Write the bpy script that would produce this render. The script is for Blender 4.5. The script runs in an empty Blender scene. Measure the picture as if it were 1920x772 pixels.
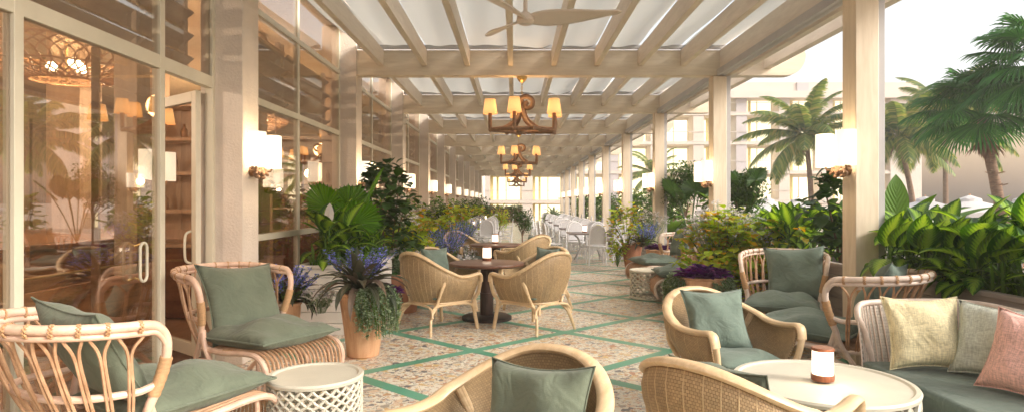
import bpy, math, random
from mathutils import Vector, Matrix, Euler
R = math.radians
PI = math.pi
rnd = random.Random(7)
C = bpy.context.scene.collection
scene = bpy.context.scene

# ------------------------------------------------------------------ camera, sky, sun, exposure
cam_d = bpy.data.cameras.new('camera')
cam = bpy.data.objects.new('camera', cam_d); C.objects.link(cam)
cam.location = (0, 0, 1.535)
cam.rotation_euler = (R(90), 0, 0)
cam_d.lens = 22.5; cam_d.sensor_width = 36
cam_d.shift_x = -5/1920; cam_d.shift_y = -6/1920
cam_d.clip_end = 4000; cam_d.clip_start = 0.05
scene.camera = cam

SUN_EL, SUN_AZ = 30, 115          # azimuth measured clockwise from +Y (forward): from the right, a little behind
w = bpy.data.worlds.new('World'); scene.world = w; w.use_nodes = True
wn = w.node_tree; wn.nodes.clear()
sky = wn.nodes.new('ShaderNodeTexSky'); sky.sky_type = 'NISHITA'; sky.sun_disc = False
sky.sun_elevation = R(SUN_EL); sky.sun_rotation = R(SUN_AZ); sky.air_density = 1.0; sky.dust_density = 3.0; sky.ozone_density = 0.6
wb = wn.nodes.new('ShaderNodeBackground'); wb.inputs[1].default_value = 0.15
hz_ = wn.nodes.new('ShaderNodeHueSaturation'); hz_.inputs['Saturation'].default_value = .45; hz_.inputs['Value'].default_value = 1.0
wt_ = wn.nodes.new('ShaderNodeMixRGB'); wt_.blend_type = 'MULTIPLY'; wt_.inputs[0].default_value = 1.0; wt_.inputs[2].default_value = (1.06, 1.0, .93, 1)
wo = wn.nodes.new('ShaderNodeOutputWorld')
wn.links.new(sky.outputs[0], hz_.inputs['Color']); wn.links.new(hz_.outputs[0], wt_.inputs[1]); 
tcw = wn.nodes.new('ShaderNodeTexCoord'); spw = wn.nodes.new('ShaderNodeSeparateXYZ'); rw = wn.nodes.new('ShaderNodeValToRGB'); mw = wn.nodes.new('ShaderNodeMixRGB'); mw.blend_type = 'MULTIPLY'; mw.inputs[0].default_value = 1.0
wn.links.new(tcw.outputs['Generated'], spw.inputs[0]); wn.links.new(spw.outputs[2], rw.inputs[0])
e_ = rw.color_ramp.elements; e_[0].position = 0.0; e_[0].color = (.30, .22, .20, 1); e_[1].position = .16; e_[1].color = (1, 1, 1, 1); n_ = e_.new(.07); n_.color = (.72, .52, .36, 1)
wn.links.new(wt_.outputs[0], mw.inputs[1]); wn.links.new(rw.outputs[0], mw.inputs[2]); wn.links.new(mw.outputs[0], wb.inputs[0]); wn.links.new(wb.outputs[0], wo.inputs[0])
sun_d = bpy.data.lights.new('sun', 'SUN'); sun_d.energy = 1.5; sun_d.angle = R(20); sun_d.color = (1.0, 0.93, 0.81)
sun = bpy.data.objects.new('sun', sun_d); C.objects.link(sun)
sd = Vector((math.sin(R(SUN_AZ))*math.cos(R(SUN_EL)), math.cos(R(SUN_AZ))*math.cos(R(SUN_EL)), math.sin(R(SUN_EL))))
sun.rotation_euler = sd.to_track_quat('Z', 'Y').to_euler()
sun.location = (30, -10, 30)
scene.view_settings.view_transform = 'Standard'
scene.view_settings.look = 'None'
scene.view_settings.exposure = 1.18
scene.view_settings.gamma = 1
scene.cycles.max_bounces = 8
scene.cycles.transparent_max_bounces = 16
scene.cycles.caustics_reflective = False
scene.cycles.caustics_refractive = False
scene.cycles.sample_clamp_indirect = 6
scene.cycles.use_denoising = True

# ------------------------------------------------------------------ helpers
class MB:
    def __init__(s): s.v = []; s.f = []; s.uv = []
    def quad(s, pts, uv=None):
        b = len(s.v); s.v += [tuple(p) for p in pts]; s.f.append(tuple(range(b, b+len(pts)))); s.uv.append(uv)
    def box(s, x0, x1, y0, y1, z0, z1, m=None):
        p = [Vector((x, y, z)) for z in (z0, z1) for y in (y0, y1) for x in (x0, x1)]
        if m: p = [m @ q for q in p]
        b = len(s.v); s.v += [tuple(q) for q in p]
        for f in ((0,2,3,1),(4,5,7,6),(0,1,5,4),(2,6,7,3),(0,4,6,2),(1,3,7,5)):
            s.f.append(tuple(b+i for i in f)); s.uv.append(None)
        return s
    def tube(s, pts, r, n=8, closed=False, flat=None, cap=True):
        """sweep along pts; r number or list; flat=(side,up) scale of the section"""
        P = [Vector(p) for p in pts]; N = len(P)
        rr = r if isinstance(r, (list, tuple)) else [r]*N
        up = Vector((0, 0, 1)); b = len(s.v); prev = None
        L = [0.0]
        for i in range(1, N): L.append(L[-1] + (P[i]-P[i-1]).length)
        for i in range(N):
            if closed: t = P[(i+1) % N]-P[i-1]
            else: t = P[min(i+1, N-1)]-P[max(i-1, 0)]
            if t.length < 1e-9: t = Vector((0, 0, 1))
            t.normalize()
            if prev is None or flat:
                a = up if abs(t.z) < .95 else Vector((1, 0, 0))
                if flat and prev is not None and abs(t.z) > .8: a = prev.cross(t) if prev.cross(t).length > .1 else a
                x = t.cross(a) if not (flat and prev is not None and abs(t.z) > .8) else (prev - t*prev.dot(t))
            else: x = prev - t*prev.dot(t)
            if x.length < 1e-6: x = t.orthogonal()
            x.normalize(); y = x.cross(t); prev = x
            fx, fy = flat if flat else (1, 1)
            for k in range(n):
                an = 2*PI*k/n
                s.v.append(tuple(P[i] + x*math.cos(an)*rr[i]*fx + y*math.sin(an)*rr[i]*fy))
        M_ = N if closed else N-1
        for i in range(M_):
            for k in range(n):
                a0 = b+i*n+k; a1 = b+i*n+(k+1) % n; j = (i+1) % N
                s.f.append((a0, a1, b+j*n+(k+1) % n, b+j*n+k))
                l0, l1 = L[i], L[i+1] if i+1 < N else L[i]+.1
                s.uv.append(((k/n, l0), ((k+1)/n, l0), ((k+1)/n, l1), (k/n, l1)))
        if cap and not closed:
            s.f.append(tuple(b+k for k in range(n))[::-1]); s.uv.append(None)
            s.f.append(tuple(b+(N-1)*n+k for k in range(n))); s.uv.append(None)
        return s
    def lathe(s, prof, n=32, c=(0, 0, 0), cap=True):
        b = len(s.v)
        for (r, z) in prof:
            for k in range(n):
                a = 2*PI*k/n; s.v.append((c[0]+r*math.cos(a), c[1]+r*math.sin(a), c[2]+z))
        for i in range(len(prof)-1):
            for k in range(n):
                s.f.append((b+i*n+k, b+i*n+(k+1) % n, b+(i+1)*n+(k+1) % n, b+(i+1)*n+k)); s.uv.append(None)
        if cap:
            if prof[0][0] > 1e-4: s.f.append(tuple(b+k for k in range(n))[::-1]); s.uv.append(None)
            if prof[-1][0] > 1e-4: s.f.append(tuple(b+(len(prof)-1)*n+k for k in range(n))); s.uv.append(None)
        return s
    def grid(s, fn, nu, nv, closed_u=False):
        b = len(s.v)
        for j in range(nv+1):
            for i in range(nu+1): s.v.append(tuple(fn(i/nu, j/nv)))
        for j in range(nv):
            for i in range(nu):
                a = b+j*(nu+1)+i
                s.f.append((a, a+1, a+nu+2, a+nu+1))
                s.uv.append(((i/nu, j/nv), ((i+1)/nu, j/nv), ((i+1)/nu, (j+1)/nv), (i/nu, (j+1)/nv)))
        return s
    def prism(s, outline, axis, a0, a1):
        """outline list of 2d, extruded along axis ('y': outline=(x,z))"""
        n = len(outline); b = len(s.v)
        for a in (a0, a1):
            for (p, q) in outline:
                s.v.append({'y': (p, a, q), 'x': (a, p, q), 'z': (p, q, a)}[axis])
        s.f.append(tuple(range(b, b+n))); s.uv.append(None)
        s.f.append(tuple(range(b+n, b+2*n))[::-1]); s.uv.append(None)
        for i in range(n):
            j = (i+1) % n; s.f.append((b+i, b+n+i, b+n+j, b+j)); s.uv.append(None)
        return s
    def xf(s, m, start=0):
        for i in range(start, len(s.v)): s.v[i] = tuple(m @ Vector(s.v[i]))
        return s
    def build(s, name, mat, parent=None, smooth=True, bevel=0, sub=0, solid=0, loc=None):
        me = bpy.data.meshes.new(name); me.from_pydata(s.v, [], s.f)
        if any(u for u in s.uv):
            ul = me.uv_layers.new(name='UVMap'); k = 0
            for f, u in zip(s.f, s.uv):
                for q in range(len(f)):
                    if u: ul.data[k].uv = u[q]
                    k += 1
        me.update()
        o = bpy.data.objects.new(name, me); C.objects.link(o)
        me.materials.append(mat)
        if smooth and smooth != 'flat':
            me.polygons.foreach_set('use_smooth', [True]*len(me.polygons))
            try: me.set_sharp_from_angle(angle=R(38))
            except Exception: pass
        if parent: o.parent = parent
        if loc: o.location = loc
        if solid: m = o.modifiers.new('solid', 'SOLIDIFY'); m.thickness = solid; m.offset = 0
        if bevel: m = o.modifiers.new('bevel', 'BEVEL'); m.width = bevel; m.segments = 2; m.limit_method = 'ANGLE'
        if sub: m = o.modifiers.new('sub', 'SUBSURF'); m.levels = sub; m.render_levels = sub
        return o
def tag(o, label=None, cat=None, group=None, kind=None):
    if label: o['label'] = label
    if cat: o['category'] = cat
    if group: o['group'] = group
    if kind: o['kind'] = kind
    return o
def thing(name, label, cat, loc=(0, 0, 0), rz=0, group=None):
    o = bpy.data.objects.new(name, None); C.objects.link(o); o.empty_display_size = .1
    o.location = loc; o.rotation_euler = (0, 0, rz)
    return tag(o, label, cat, group)
_kids = {}
def copy_tree(o, parent=None):
    c = o.copy(); C.objects.link(c)
    if parent: c.parent = parent; c.matrix_parent_inverse = o.matrix_parent_inverse.copy()
    for ch in list(o.children): copy_tree(ch, c)
    return c
def place(proto, loc, rz=0, label=None, group=None, scale=None, used=set()):
    if proto.name in used: o = copy_tree(proto)
    else: o = proto; used.add(proto.name)
    o.location = loc; o.rotation_euler = (0, 0, rz)
    if scale: o.scale = scale if isinstance(scale, (tuple, list)) else (scale,)*3
    if label: o['label'] = label
    if group: o['group'] = group
    return o
def bez(pts, n=8):
    """Catmull-Rom through pts"""
    P = [Vector(p) for p in pts]; out = []
    for i in range(len(P)-1):
        p0 = P[max(i-1, 0)]; p1 = P[i]; p2 = P[i+1]; p3 = P[min(i+2, len(P)-1)]
        for k in range(n):
            t = k/n
            out.append(.5*((2*p1)+(p2-p0)*t+(2*p0-5*p1+4*p2-p3)*t*t+(3*p1-p0-3*p2+p3)*t**3))
    out.append(P[-1]); return out
ORD = ['first','second','third','fourth','fifth','sixth','seventh','eighth','ninth','tenth','eleventh','twelfth']

# ------------------------------------------------------------------ materials
def newmat(name):
    m = bpy.data.materials.new(name); m.use_nodes = True
    nt = m.node_tree; nt.nodes.clear()
    out = nt.nodes.new('ShaderNodeOutputMaterial')
    return m, nt, out
def nd(nt, t, **kw):
    n = nt.nodes.new(t)
    for k, v in kw.items():
        if k.startswith('i_'):
            key = k[2:]; key = int(key) if key.isdigit() else key.replace('_', ' ')
            n.inputs[key].default_value = v
        else: setattr(n, k, v)
    return n
def ramp(nt, fac, stops, interp='LINEAR'):
    r = nt.nodes.new('ShaderNodeValToRGB'); r.color_ramp.interpolation = interp
    e = r.color_ramp.elements
    while len(e) < len(stops): e.new(.5)
    for i, (p, c) in enumerate(stops): e[i].position = p; e[i].color = (*c, 1) if len(c) == 3 else c
    nt.links.new(fac, r.inputs[0]); return r
def mul(c, k): return tuple(min(1, x*k) for x in c)
def M(name, col, rough=.6, var=.12, vs=6, bump=.15, bs=80, metal=0, stretch=(1, 1, 1), spec=.4, col2=None, trans=0, sheen=0, dist=.01):
    m, nt, out = newmat(name)
    tc = nd(nt, 'ShaderNodeTexCoord'); mp = nd(nt, 'ShaderNodeMapping'); mp.inputs['Scale'].default_value = stretch
    nt.links.new(tc.outputs['Object'], mp.inputs[0])
    n1 = nd(nt, 'ShaderNodeTexNoise', i_Scale=vs, i_Detail=6.0, i_Roughness=.6); nt.links.new(mp.outputs[0], n1.inputs['Vector'])
    r = ramp(nt, n1.outputs[0], [(.3, mul(col, 1-var)), (.7, col2 or mul(col, 1+var))])
    p = nd(nt, 'ShaderNodeBsdfPrincipled'); p.inputs['Roughness'].default_value = rough; p.inputs['Metallic'].default_value = metal
    p.inputs['Specular IOR Level'].default_value = spec
    if sheen: p.inputs['Sheen Weight'].default_value = sheen
    nt.links.new(r.outputs[0], p.inputs[0])
    if bump:
        n2 = nd(nt, 'ShaderNodeTexNoise', i_Scale=bs, i_Detail=4.0); nt.links.new(mp.outputs[0], n2.inputs['Vector'])
        b = nd(nt, 'ShaderNodeBump', i_Strength=bump, i_Distance=dist); nt.links.new(n2.outputs[0], b.inputs['Height']); nt.links.new(b.outputs[0], p.inputs['Normal'])
    if trans:
        t = nd(nt, 'ShaderNodeBsdfTranslucent'); nt.links.new(r.outputs[0], t.inputs[0])
        mx = nd(nt, 'ShaderNodeMixShader', i_0=trans); nt.links.new(p.outputs[0], mx.inputs[1]); nt.links.new(t.outputs[0], mx.inputs[2])
        nt.links.new(mx.outputs[0], out.inputs[0])
    else: nt.links.new(p.outputs[0], out.inputs[0])
    return m
def leafmat(name, dark, light, rough=.35, trans=.35, mode=None, c3=None):
    m, nt, out = newmat(name)
    g = nd(nt, 'ShaderNodeNewGeometry')
    stops = [(0, dark), (1, light)] if not c3 else [(0, dark), (.68, light), (1, c3)]
    r = ramp(nt, g.outputs['Random Per Island'], stops)
    col = r.outputs[0]
    p = nd(nt, 'ShaderNodeBsdfPrincipled'); p.inputs['Roughness'].default_value = rough; p.inputs['Specular IOR Level'].default_value = .45
    uv = nd(nt, 'ShaderNodeUVMap')
    sp = nd(nt, 'ShaderNodeSeparateXYZ'); nt.links.new(uv.outputs[0], sp.inputs[0])
    # |v-.5|*2
    a = nd(nt, 'ShaderNodeMath', operation='SUBTRACT', i_1=.5); nt.links.new(sp.outputs[1], a.inputs[0])
    ab = nd(nt, 'ShaderNodeMath', operation='ABSOLUTE'); nt.links.new(a.outputs[0], ab.inputs[0])
    # veins : sin(u*40 - |v|*22)
    mu = nd(nt, 'ShaderNodeMath', operation='MULTIPLY', i_1=60.0); nt.links.new(sp.outputs[0], mu.inputs[0])
    mv = nd(nt, 'ShaderNodeMath', operation='MULTIPLY', i_1=40.0); nt.links.new(ab.outputs[0], mv.inputs[0])
    su = nd(nt, 'ShaderNodeMath', operation='SUBTRACT'); nt.links.new(mu.outputs[0], su.inputs[0]); nt.links.new(mv.outputs[0], su.inputs[1])
    sn = nd(nt, 'ShaderNodeMath', operation='SINE'); nt.links.new(su.outputs[0], sn.inputs[0])
    if mode == 'varieg':
        nz = nd(nt, 'ShaderNodeTexNoise', i_Scale=14.0, i_Detail=3.0); nt.links.new(uv.outputs[0], nz.inputs['Vector'])
        s1 = nd(nt, 'ShaderNodeMath', operation='MULTIPLY_ADD', i_1=.06); nt.links.new(sn.outputs[0], s1.inputs[0]); nt.links.new(ab.outputs[0], s1.inputs[2])
        s2 = nd(nt, 'ShaderNodeMath', operation='MULTIPLY_ADD', i_1=.22); nt.links.new(nz.outputs[0], s2.inputs[0]); nt.links.new(s1.outputs[0], s2.inputs[2])
        rr = ramp(nt, s2.outputs[0], [(.17, c3 or (.35, .55, .08)), (.30, (.22, .42, .05)), (.42, dark), (.9, dark)])
        mx = nd(nt, 'ShaderNodeMixRGB', blend_type='MIX', i_0=.25); nt.links.new(rr.outputs[0], mx.inputs[1]); nt.links.new(col, mx.inputs[2]); col = mx.outputs[0]
    nt.links.new(col, p.inputs[0])
    b = nd(nt, 'ShaderNodeBump', i_Strength=.35, i_Distance=.01); nt.links.new(sn.outputs[0], b.inputs['Height']); nt.links.new(b.outputs[0], p.inputs['Normal'])
    t = nd(nt, 'ShaderNodeBsdfTranslucent'); 
    hs = nd(nt, 'ShaderNodeHueSaturation', i_Hue=.48, i_Saturation=1.1, i_Value=1.5); nt.links.new(col, hs.inputs['Color']); nt.links.new(hs.outputs[0], t.inputs[0])
    ms = nd(nt, 'ShaderNodeMixShader', i_0=trans); nt.links.new(p.outputs[0], ms.inputs[1]); nt.links.new(t.outputs[0], ms.inputs[2])
    nt.links.new(ms.outputs[0], out.inputs[0]); return m
def emit(name, col, strength, base=(.9, .85, .75), pleat=0):
    m, nt, out = newmat(name)
    p = nd(nt, 'ShaderNodeBsdfPrincipled'); p.inputs[0].default_value = (*base, 1); p.inputs['Roughness'].default_value = .8
    p.inputs['Emission Color'].default_value = (*col, 1); p.inputs['Emission Strength'].default_value = strength
    if pleat:
        tc = nd(nt, 'ShaderNodeTexCoord'); sp = nd(nt, 'ShaderNodeSeparateXYZ'); nt.links.new(tc.outputs['Generated'], sp.inputs[0])
        # pleat: bulb fall-off painted into the emission, brighter in the middle of the shade
        a = nd(nt, 'ShaderNodeMath', operation='SUBTRACT', i_1=.45); nt.links.new(sp.outputs[2], a.inputs[0])
        q = nd(nt, 'ShaderNodeMath', operation='MULTIPLY'); nt.links.new(a.outputs[0], q.inputs[0]); nt.links.new(a.outputs[0], q.inputs[1])
        e = nd(nt, 'ShaderNodeMath', operation='MULTIPLY_ADD', i_1=-1.9*strength*pleat, i_2=strength); nt.links.new(q.outputs[0], e.inputs[0])
        nt.links.new(e.outputs[0], p.inputs['Emission Strength'])
    nt.links.new(p.outputs[0], out.inputs[0]); return m
def wood(name, c1, c2, rough=.45, scale=3, axis='z', bump=.1, ring=6):
    m, nt, out = newmat(name)
    tc = nd(nt, 'ShaderNodeTexCoord'); mp = nd(nt, 'ShaderNodeMapping')
    sc = {'x': (.12, 1, 1), 'y': (1, .12, 1), 'z': (1, 1, .12)}[axis]; mp.inputs['Scale'].default_value = sc
    nt.links.new(tc.outputs['Object'], mp.inputs[0])
    n1 = nd(nt, 'ShaderNodeTexNoise', i_Scale=scale*ring, i_Detail=8.0, i_Roughness=.65, i_Distortion=.6); nt.links.new(mp.outputs[0], n1.inputs['Vector'])
    r = ramp(nt, n1.outputs[0], [(.35, c1), (.62, c2)])
    p = nd(nt, 'ShaderNodeBsdfPrincipled'); p.inputs['Roughness'].default_value = rough
    nt.links.new(r.outputs[0], p.inputs[0])
    b = nd(nt, 'ShaderNodeBump', i_Strength=bump, i_Distance=.005); nt.links.new(n1.outputs[0], b.inputs['Height']); nt.links.new(b.outputs[0], p.inputs['Normal'])
    nt.links.new(p.outputs[0], out.inputs[0]); return m
def glassmat(name, ior=2.7, tint=(.93, .9, .86)):
    m, nt, out = newmat(name)
    t = nd(nt, 'ShaderNodeBsdfTransparent'); t.inputs[0].default_value = (*tint, 1)
    g = nd(nt, 'ShaderNodeBsdfGlossy'); g.inputs['Roughness'].default_value = 0.0; g.inputs[0].default_value = (.95, .9, .85, 1)
    f = nd(nt, 'ShaderNodeFresnel', i_0=ior)
    ge = nd(nt, 'ShaderNodeNewGeometry'); mm = nd(nt, 'ShaderNodeMath', operation='MULTIPLY_ADD', i_1=1/ior-ior, i_2=ior)
    nt.links.new(ge.outputs['Backfacing'], mm.inputs[0]); nt.links.new(mm.outputs[0], f.inputs[0])
    mx = nd(nt, 'ShaderNodeMixShader'); nt.links.new(f.outputs[0], mx.inputs[0]); nt.links.new(t.outputs[0], mx.inputs[1]); nt.links.new(g.outputs[0], mx.inputs[2])
    nt.links.new(mx.outputs[0], out.inputs[0]); return m
def wickermat(name, light, dark, nu=60, nv=26, gap=.06):
    m, nt, out = newmat(name)
    uv = nd(nt, 'ShaderNodeUVMap'); mp = nd(nt, 'ShaderNodeMapping'); mp.inputs['Scale'].default_value = (nu, nv, 1); nt.links.new(uv.outputs[0], mp.inputs[0])
    br = nd(nt, 'ShaderNodeTexBrick', offset=.5, i_Scale=1.0, i_Mortar_Size=gap, i_Mortar_Smooth=.6, i_Brick_Width=1.0, i_Row_Height=1.0)
    br.inputs['Color1'].default_value = (*light, 1); br.inputs['Color2'].default_value = (*mul(light, .78), 1); br.inputs['Mortar'].default_value = (*dark, 1)
    nt.links.new(mp.outputs[0], br.inputs['Vector'])
    nz = nd(nt, 'ShaderNodeTexNoise', i_Scale=5.0); tc = nd(nt, 'ShaderNodeTexCoord'); nt.links.new(tc.outputs['Object'], nz.inputs['Vector'])
    rr = ramp(nt, nz.outputs[0], [(.3, (.82, .82, .82)), (.7, (1.08, 1.05, 1.0))])
    mx = nd(nt, 'ShaderNodeMixRGB', blend_type='MULTIPLY', i_0=1.0); nt.links.new(br.outputs[0], mx.inputs[1]); nt.links.new(rr.outputs[0], mx.inputs[2])
    p = nd(nt, 'ShaderNodeBsdfPrincipled'); p.inputs['Roughness'].default_value = .5; nt.links.new(mx.outputs[0], p.inputs[0])
    b = nd(nt, 'ShaderNodeBump', i_Strength=.9, i_Distance=.006, invert=True); nt.links.new(br.outputs['Fac'], b.inputs['Height']); nt.links.new(b.outputs[0], p.inputs['Normal'])
    nt.links.new(p.outputs[0], out.inputs[0]); return m
def fabric(name, col, k=320, var=.1, weave=.35):
    m, nt, out = newmat(name)
    tc = nd(nt, 'ShaderNodeTexCoord')
    n0 = nd(nt, 'ShaderNodeTexNoise', i_Scale=5.0, i_Detail=3.0); nt.links.new(tc.outputs['Object'], n0.inputs['Vector'])
    mpa = nd(nt, 'ShaderNodeMapping'); mpa.inputs['Scale'].default_value = (k, k*.12, k*.12); nt.links.new(tc.outputs['Object'], mpa.inputs[0])
    mpb = nd(nt, 'ShaderNodeMapping'); mpb.inputs['Scale'].default_value = (k*.12, k, k); nt.links.new(tc.outputs['Object'], mpb.inputs[0])
    na = nd(nt, 'ShaderNodeTexNoise', i_Scale=1.0, i_Detail=1.0); nt.links.new(mpa.outputs[0], na.inputs['Vector'])
    nb = nd(nt, 'ShaderNodeTexNoise', i_Scale=1.0, i_Detail=1.0); nt.links.new(mpb.outputs[0], nb.inputs['Vector'])
    ad = nd(nt, 'ShaderNodeMath', operation='ADD'); nt.links.new(na.outputs[0], ad.inputs[0]); nt.links.new(nb.outputs[0], ad.inputs[1])
    mz = nd(nt, 'ShaderNodeMath', operation='MULTIPLY_ADD', i_1=.5*weave); nt.links.new(ad.outputs[0], mz.inputs[0])
    m3 = nd(nt, 'ShaderNodeMath', operation='MULTIPLY', i_1=1-weave); nt.links.new(n0.outputs[0], m3.inputs[0]); nt.links.new(m3.outputs[0], mz.inputs[2])
    r = ramp(nt, mz.outputs[0], [(.35, mul(col, 1-var*1.6)), (.65, mul(col, 1+var))])
    p = nd(nt, 'ShaderNodeBsdfPrincipled'); p.inputs['Roughness'].default_value = .85; p.inputs['Specular IOR Level'].default_value = .2
    p.inputs['Sheen Weight'].default_value = .15
    nt.links.new(r.outputs[0], p.inputs[0])
    n4 = nd(nt, 'ShaderNodeTexNoise', i_Scale=7.0, i_Detail=2.0, i_Distortion=1.2); nt.links.new(tc.outputs['Object'], n4.inputs['Vector'])
    b1 = nd(nt, 'ShaderNodeBump', i_Strength=.35, i_Distance=.05); nt.links.new(n4.outputs[0], b1.inputs['Height'])
    b = nd(nt, 'ShaderNodeBump', i_Strength=.25, i_Distance=.003); nt.links.new(ad.outputs[0], b.inputs['Height']); nt.links.new(b1.outputs[0], b.inputs['Normal']); nt.links.new(b.outputs[0], p.inputs['Normal'])
    nt.links.new(p.outputs[0], out.inputs[0]); return m

MT = {}
MT['stucco'] = M('stucco', (.68, .60, .53), .9, .08, 3, .55, 45, dist=.012)
MT['cream'] = wood('cream_timber', (.60, .50, .38), (.70, .60, .48), .55, 2, 'z', .06, 8)
MT['creamx'] = wood('cream_timber_cross', (.60, .51, .40), (.70, .61, .49), .55, 2, 'x', .06, 8)
MT['creamy'] = wood('cream_timber_long', (.62, .54, .45), (.72, .64, .54), .55, 2, 'y', .06, 8)
MT['frame'] = M('window_paint', (.62, .58, .47), .45, .05, 4, .05, 60)
MT['grey'] = M('roller_grey', (.42, .41, .42), .5, .08, 3, .1, 40)
MT['whitepaint'] = M('white_paint', (.72, .70, .66), .5, .05, 5, .05, 60)
MT['rattan'] = M('rattan_pole', (.66, .41, .29), .32, .16, 9, .2, 40, col2=(.80, .58, .46), spec=.5)
MT['rattan_pale'] = M('rattan_pole_pale', (.64, .50, .42), .35, .12, 9, .2, 40, col2=(.80, .68, .60))
MT['rattan_dark'] = M('rattan_spindle', (.44, .24, .13), .4, .2, 14, .2, 50, col2=(.58, .36, .22))
MT['wrap'] = M('rattan_wrap', (.52, .31, .16), .5, .2, 30, .5, 160, stretch=(1, 1, 3))
MT['honey'] = wood('honey_rattan', (.60, .42, .24), (.72, .54, .34), .38, 2.2, 'x', .1, 9)
MT['wicker'] = wickermat('honey_wicker', (.52, .37, .21), (.24, .15, .08), 120, 34, .09)
MT['sage'] = fabric('sage_fabric', (.145, .172, .125))
MT['sage2'] = fabric('sage_blue_fabric', (.145, .195, .165))
MT['yellow'] = fabric('yellow_weave', (.76, .68, .44), 170, .2, .8)
MT['celadon'] = fabric('pale_sage_weave', (.54, .57, .49), 170, .2, .8)
MT['pink'] = fabric('pink_weave', (.78, .47, .41), 170, .22, .8)
MT['tablewhite'] = M('painted_cream_rattan', (.60, .57, .48), .4, .05, 6, .1, 50)
MT['walnut'] = wood('dark_walnut', (.10, .04, .025), (.19, .09, .055), .35, 3, 'x', .1, 8)
MT['darkbase'] = M('dark_metal', (.028, .018, .017), .45, .2, 8, .1, 60)
MT['lampwood'] = wood('lamp_wood', (.16, .05, .025), (.26, .09, .04), .4, 6, 'z', .1, 8)
MT['lantern'] = emit('lantern_glass', (1, .80, .60), 1.1, pleat=.5)
MT['sconce'] = emit('sconce_shade', (1, .86, .66), .52, pleat=.35)
MT['shade'] = emit('amber_shade', (1, .50, .18), .52, base=(.8, .45, .15), pleat=.9)
MT['bulb'] = emit('bulb', (1, .8, .5), 12)
MT['rope'] = M('rope_knot', (.24, .14, .085), .6, .25, 25, .6, 120)
MT['bronze'] = M('bronze', (.30, .17, .09), .35, .2, 12, .2, 60, metal=.4)
MT['terracotta'] = wood('terracotta_wood', (.48, .24, .12), (.62, .37, .21), .6, 3, 'z', .2, 5)
MT['terracotta2'] = M('terracotta_clay', (.42, .19, .11), .7, .15, 7, .3, 50)
MT['soil'] = M('soil', (.05, .035, .025), .9, .3, 20, .6, 60)
MT['planterwhite'] = M('planter_white', (.66, .62, .58), .6, .06, 4, .1, 50)
MT['plantergrey'] = wood('planter_grey', (.30, .26, .24), (.40, .35, .32), .7, 2, 'y', .15, 8)
MT['bistro'] = M('bistro_white', (.74, .74, .78), .5, .05, 5, .1, 60)
MT['bistroweave'] = M('bistro_cane', (.56, .56, .60), .7, .08, 40, .4, 200)
MT['greytable'] = wood('grey_tabletop', (.14, .12, .12), (.22, .19, .19), .5, 3, 'x', .1, 8)
MT['glass'] = glassmat('window_glass')
MT['clearglass'] = glassmat('door_glass', 1.45, (.96, .93, .9))
MT['louvre'] = M('louvre_grey_brown', (.36, .29, .23), .5, .12, 5, .05, 50)
MT['panelwood'] = wood('interior_panel', (.34, .22, .13), (.47, .32, .20), .4, 2, 'z', .1, 7)
MT['barwood'] = wood('bar_wood', (.16, .06, .025), (.48, .22, .09), .25, 1.6, 'y', .1, 7)
MT['darkwood'] = wood('dark_wood', (.07, .025, .012), (.14, .05, .025), .3, 2, 'y', .1, 7)
MT['woodfloor'] = wood('deck_floor', (.22, .13, .09), (.34, .22, .16), .35, 2, 'y', .1, 7)
MT['ceilingweave'] = M('ceiling_weave', (.50, .36, .20), .8, .2, 30, .5, 120)
MT['brass'] = M('brass', (.55, .38, .15), .3, .1, 8, .05, 50, metal=.9)
MT['fanwhite'] = M('fan_blade', (.60, .52, .45), .4, .05, 4, .05, 40)
MT['umbrella'] = M('umbrella_canvas', (.78, .76, .76), .8, .04, 3, .05, 30, trans=.3)
MT['trunk'] = M('palm_trunk', (.26, .17, .12), .85, .35, 6, .8, 12, stretch=(1, 1, 6), dist=.05)
MT['bark'] = M('bark', (.17, .11, .075), .9, .3, 20, .6, 50)
MT['hotel'] = M('hotel_render', (.64, .56, .50), .85, .05, .6, .1, 5)
MT['hotelgrey'] = M('hotel_grey', (.50, .46, .47), .8, .05, .6, .1, 5)
MT['curtain'] = M('hotel_curtain', (.72, .62, .28), .8, .1, 2, .1, 5)
MT['roomlit'] = emit('lit_room_glass', (1, .88, .56), .8, base=(.7, .66, .5))
MT['rail'] = M('balcony_rail', (.55, .5, .46), .5, .05, 3, .05, 30)
MT['hedge'] = leafmat('hedge_leaf', (.03, .06, .012), (.09, .14, .03), trans=.25)
# canopy cloth
def canopymat():
    m, nt, out = newmat('canopy_cloth')
    d = nd(nt, 'ShaderNodeBsdfDiffuse'); d.inputs[0].default_value = (.72, .71, .66, 1)
    t = nd(nt, 'ShaderNodeBsdfTranslucent'); t.inputs[0].default_value = (.64, .66, .65, 1)
    mx = nd(nt, 'ShaderNodeMixShader', i_0=.31); nt.links.new(d.outputs[0], mx.inputs[1]); nt.links.new(t.outputs[0], mx.inputs[2]); nt.links.new(mx.outputs[0], out.inputs[0])
    return m
MT['canopy'] = canopymat()
MT['pedestal'] = wood('pedestal_wood', (.03, .014, .012), (.07, .035, .028), .4, 3, 'z', .1, 8)
MT['caneline'] = M('cane_line', (.56, .41, .24), .5, .1, 8, 0)
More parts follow.
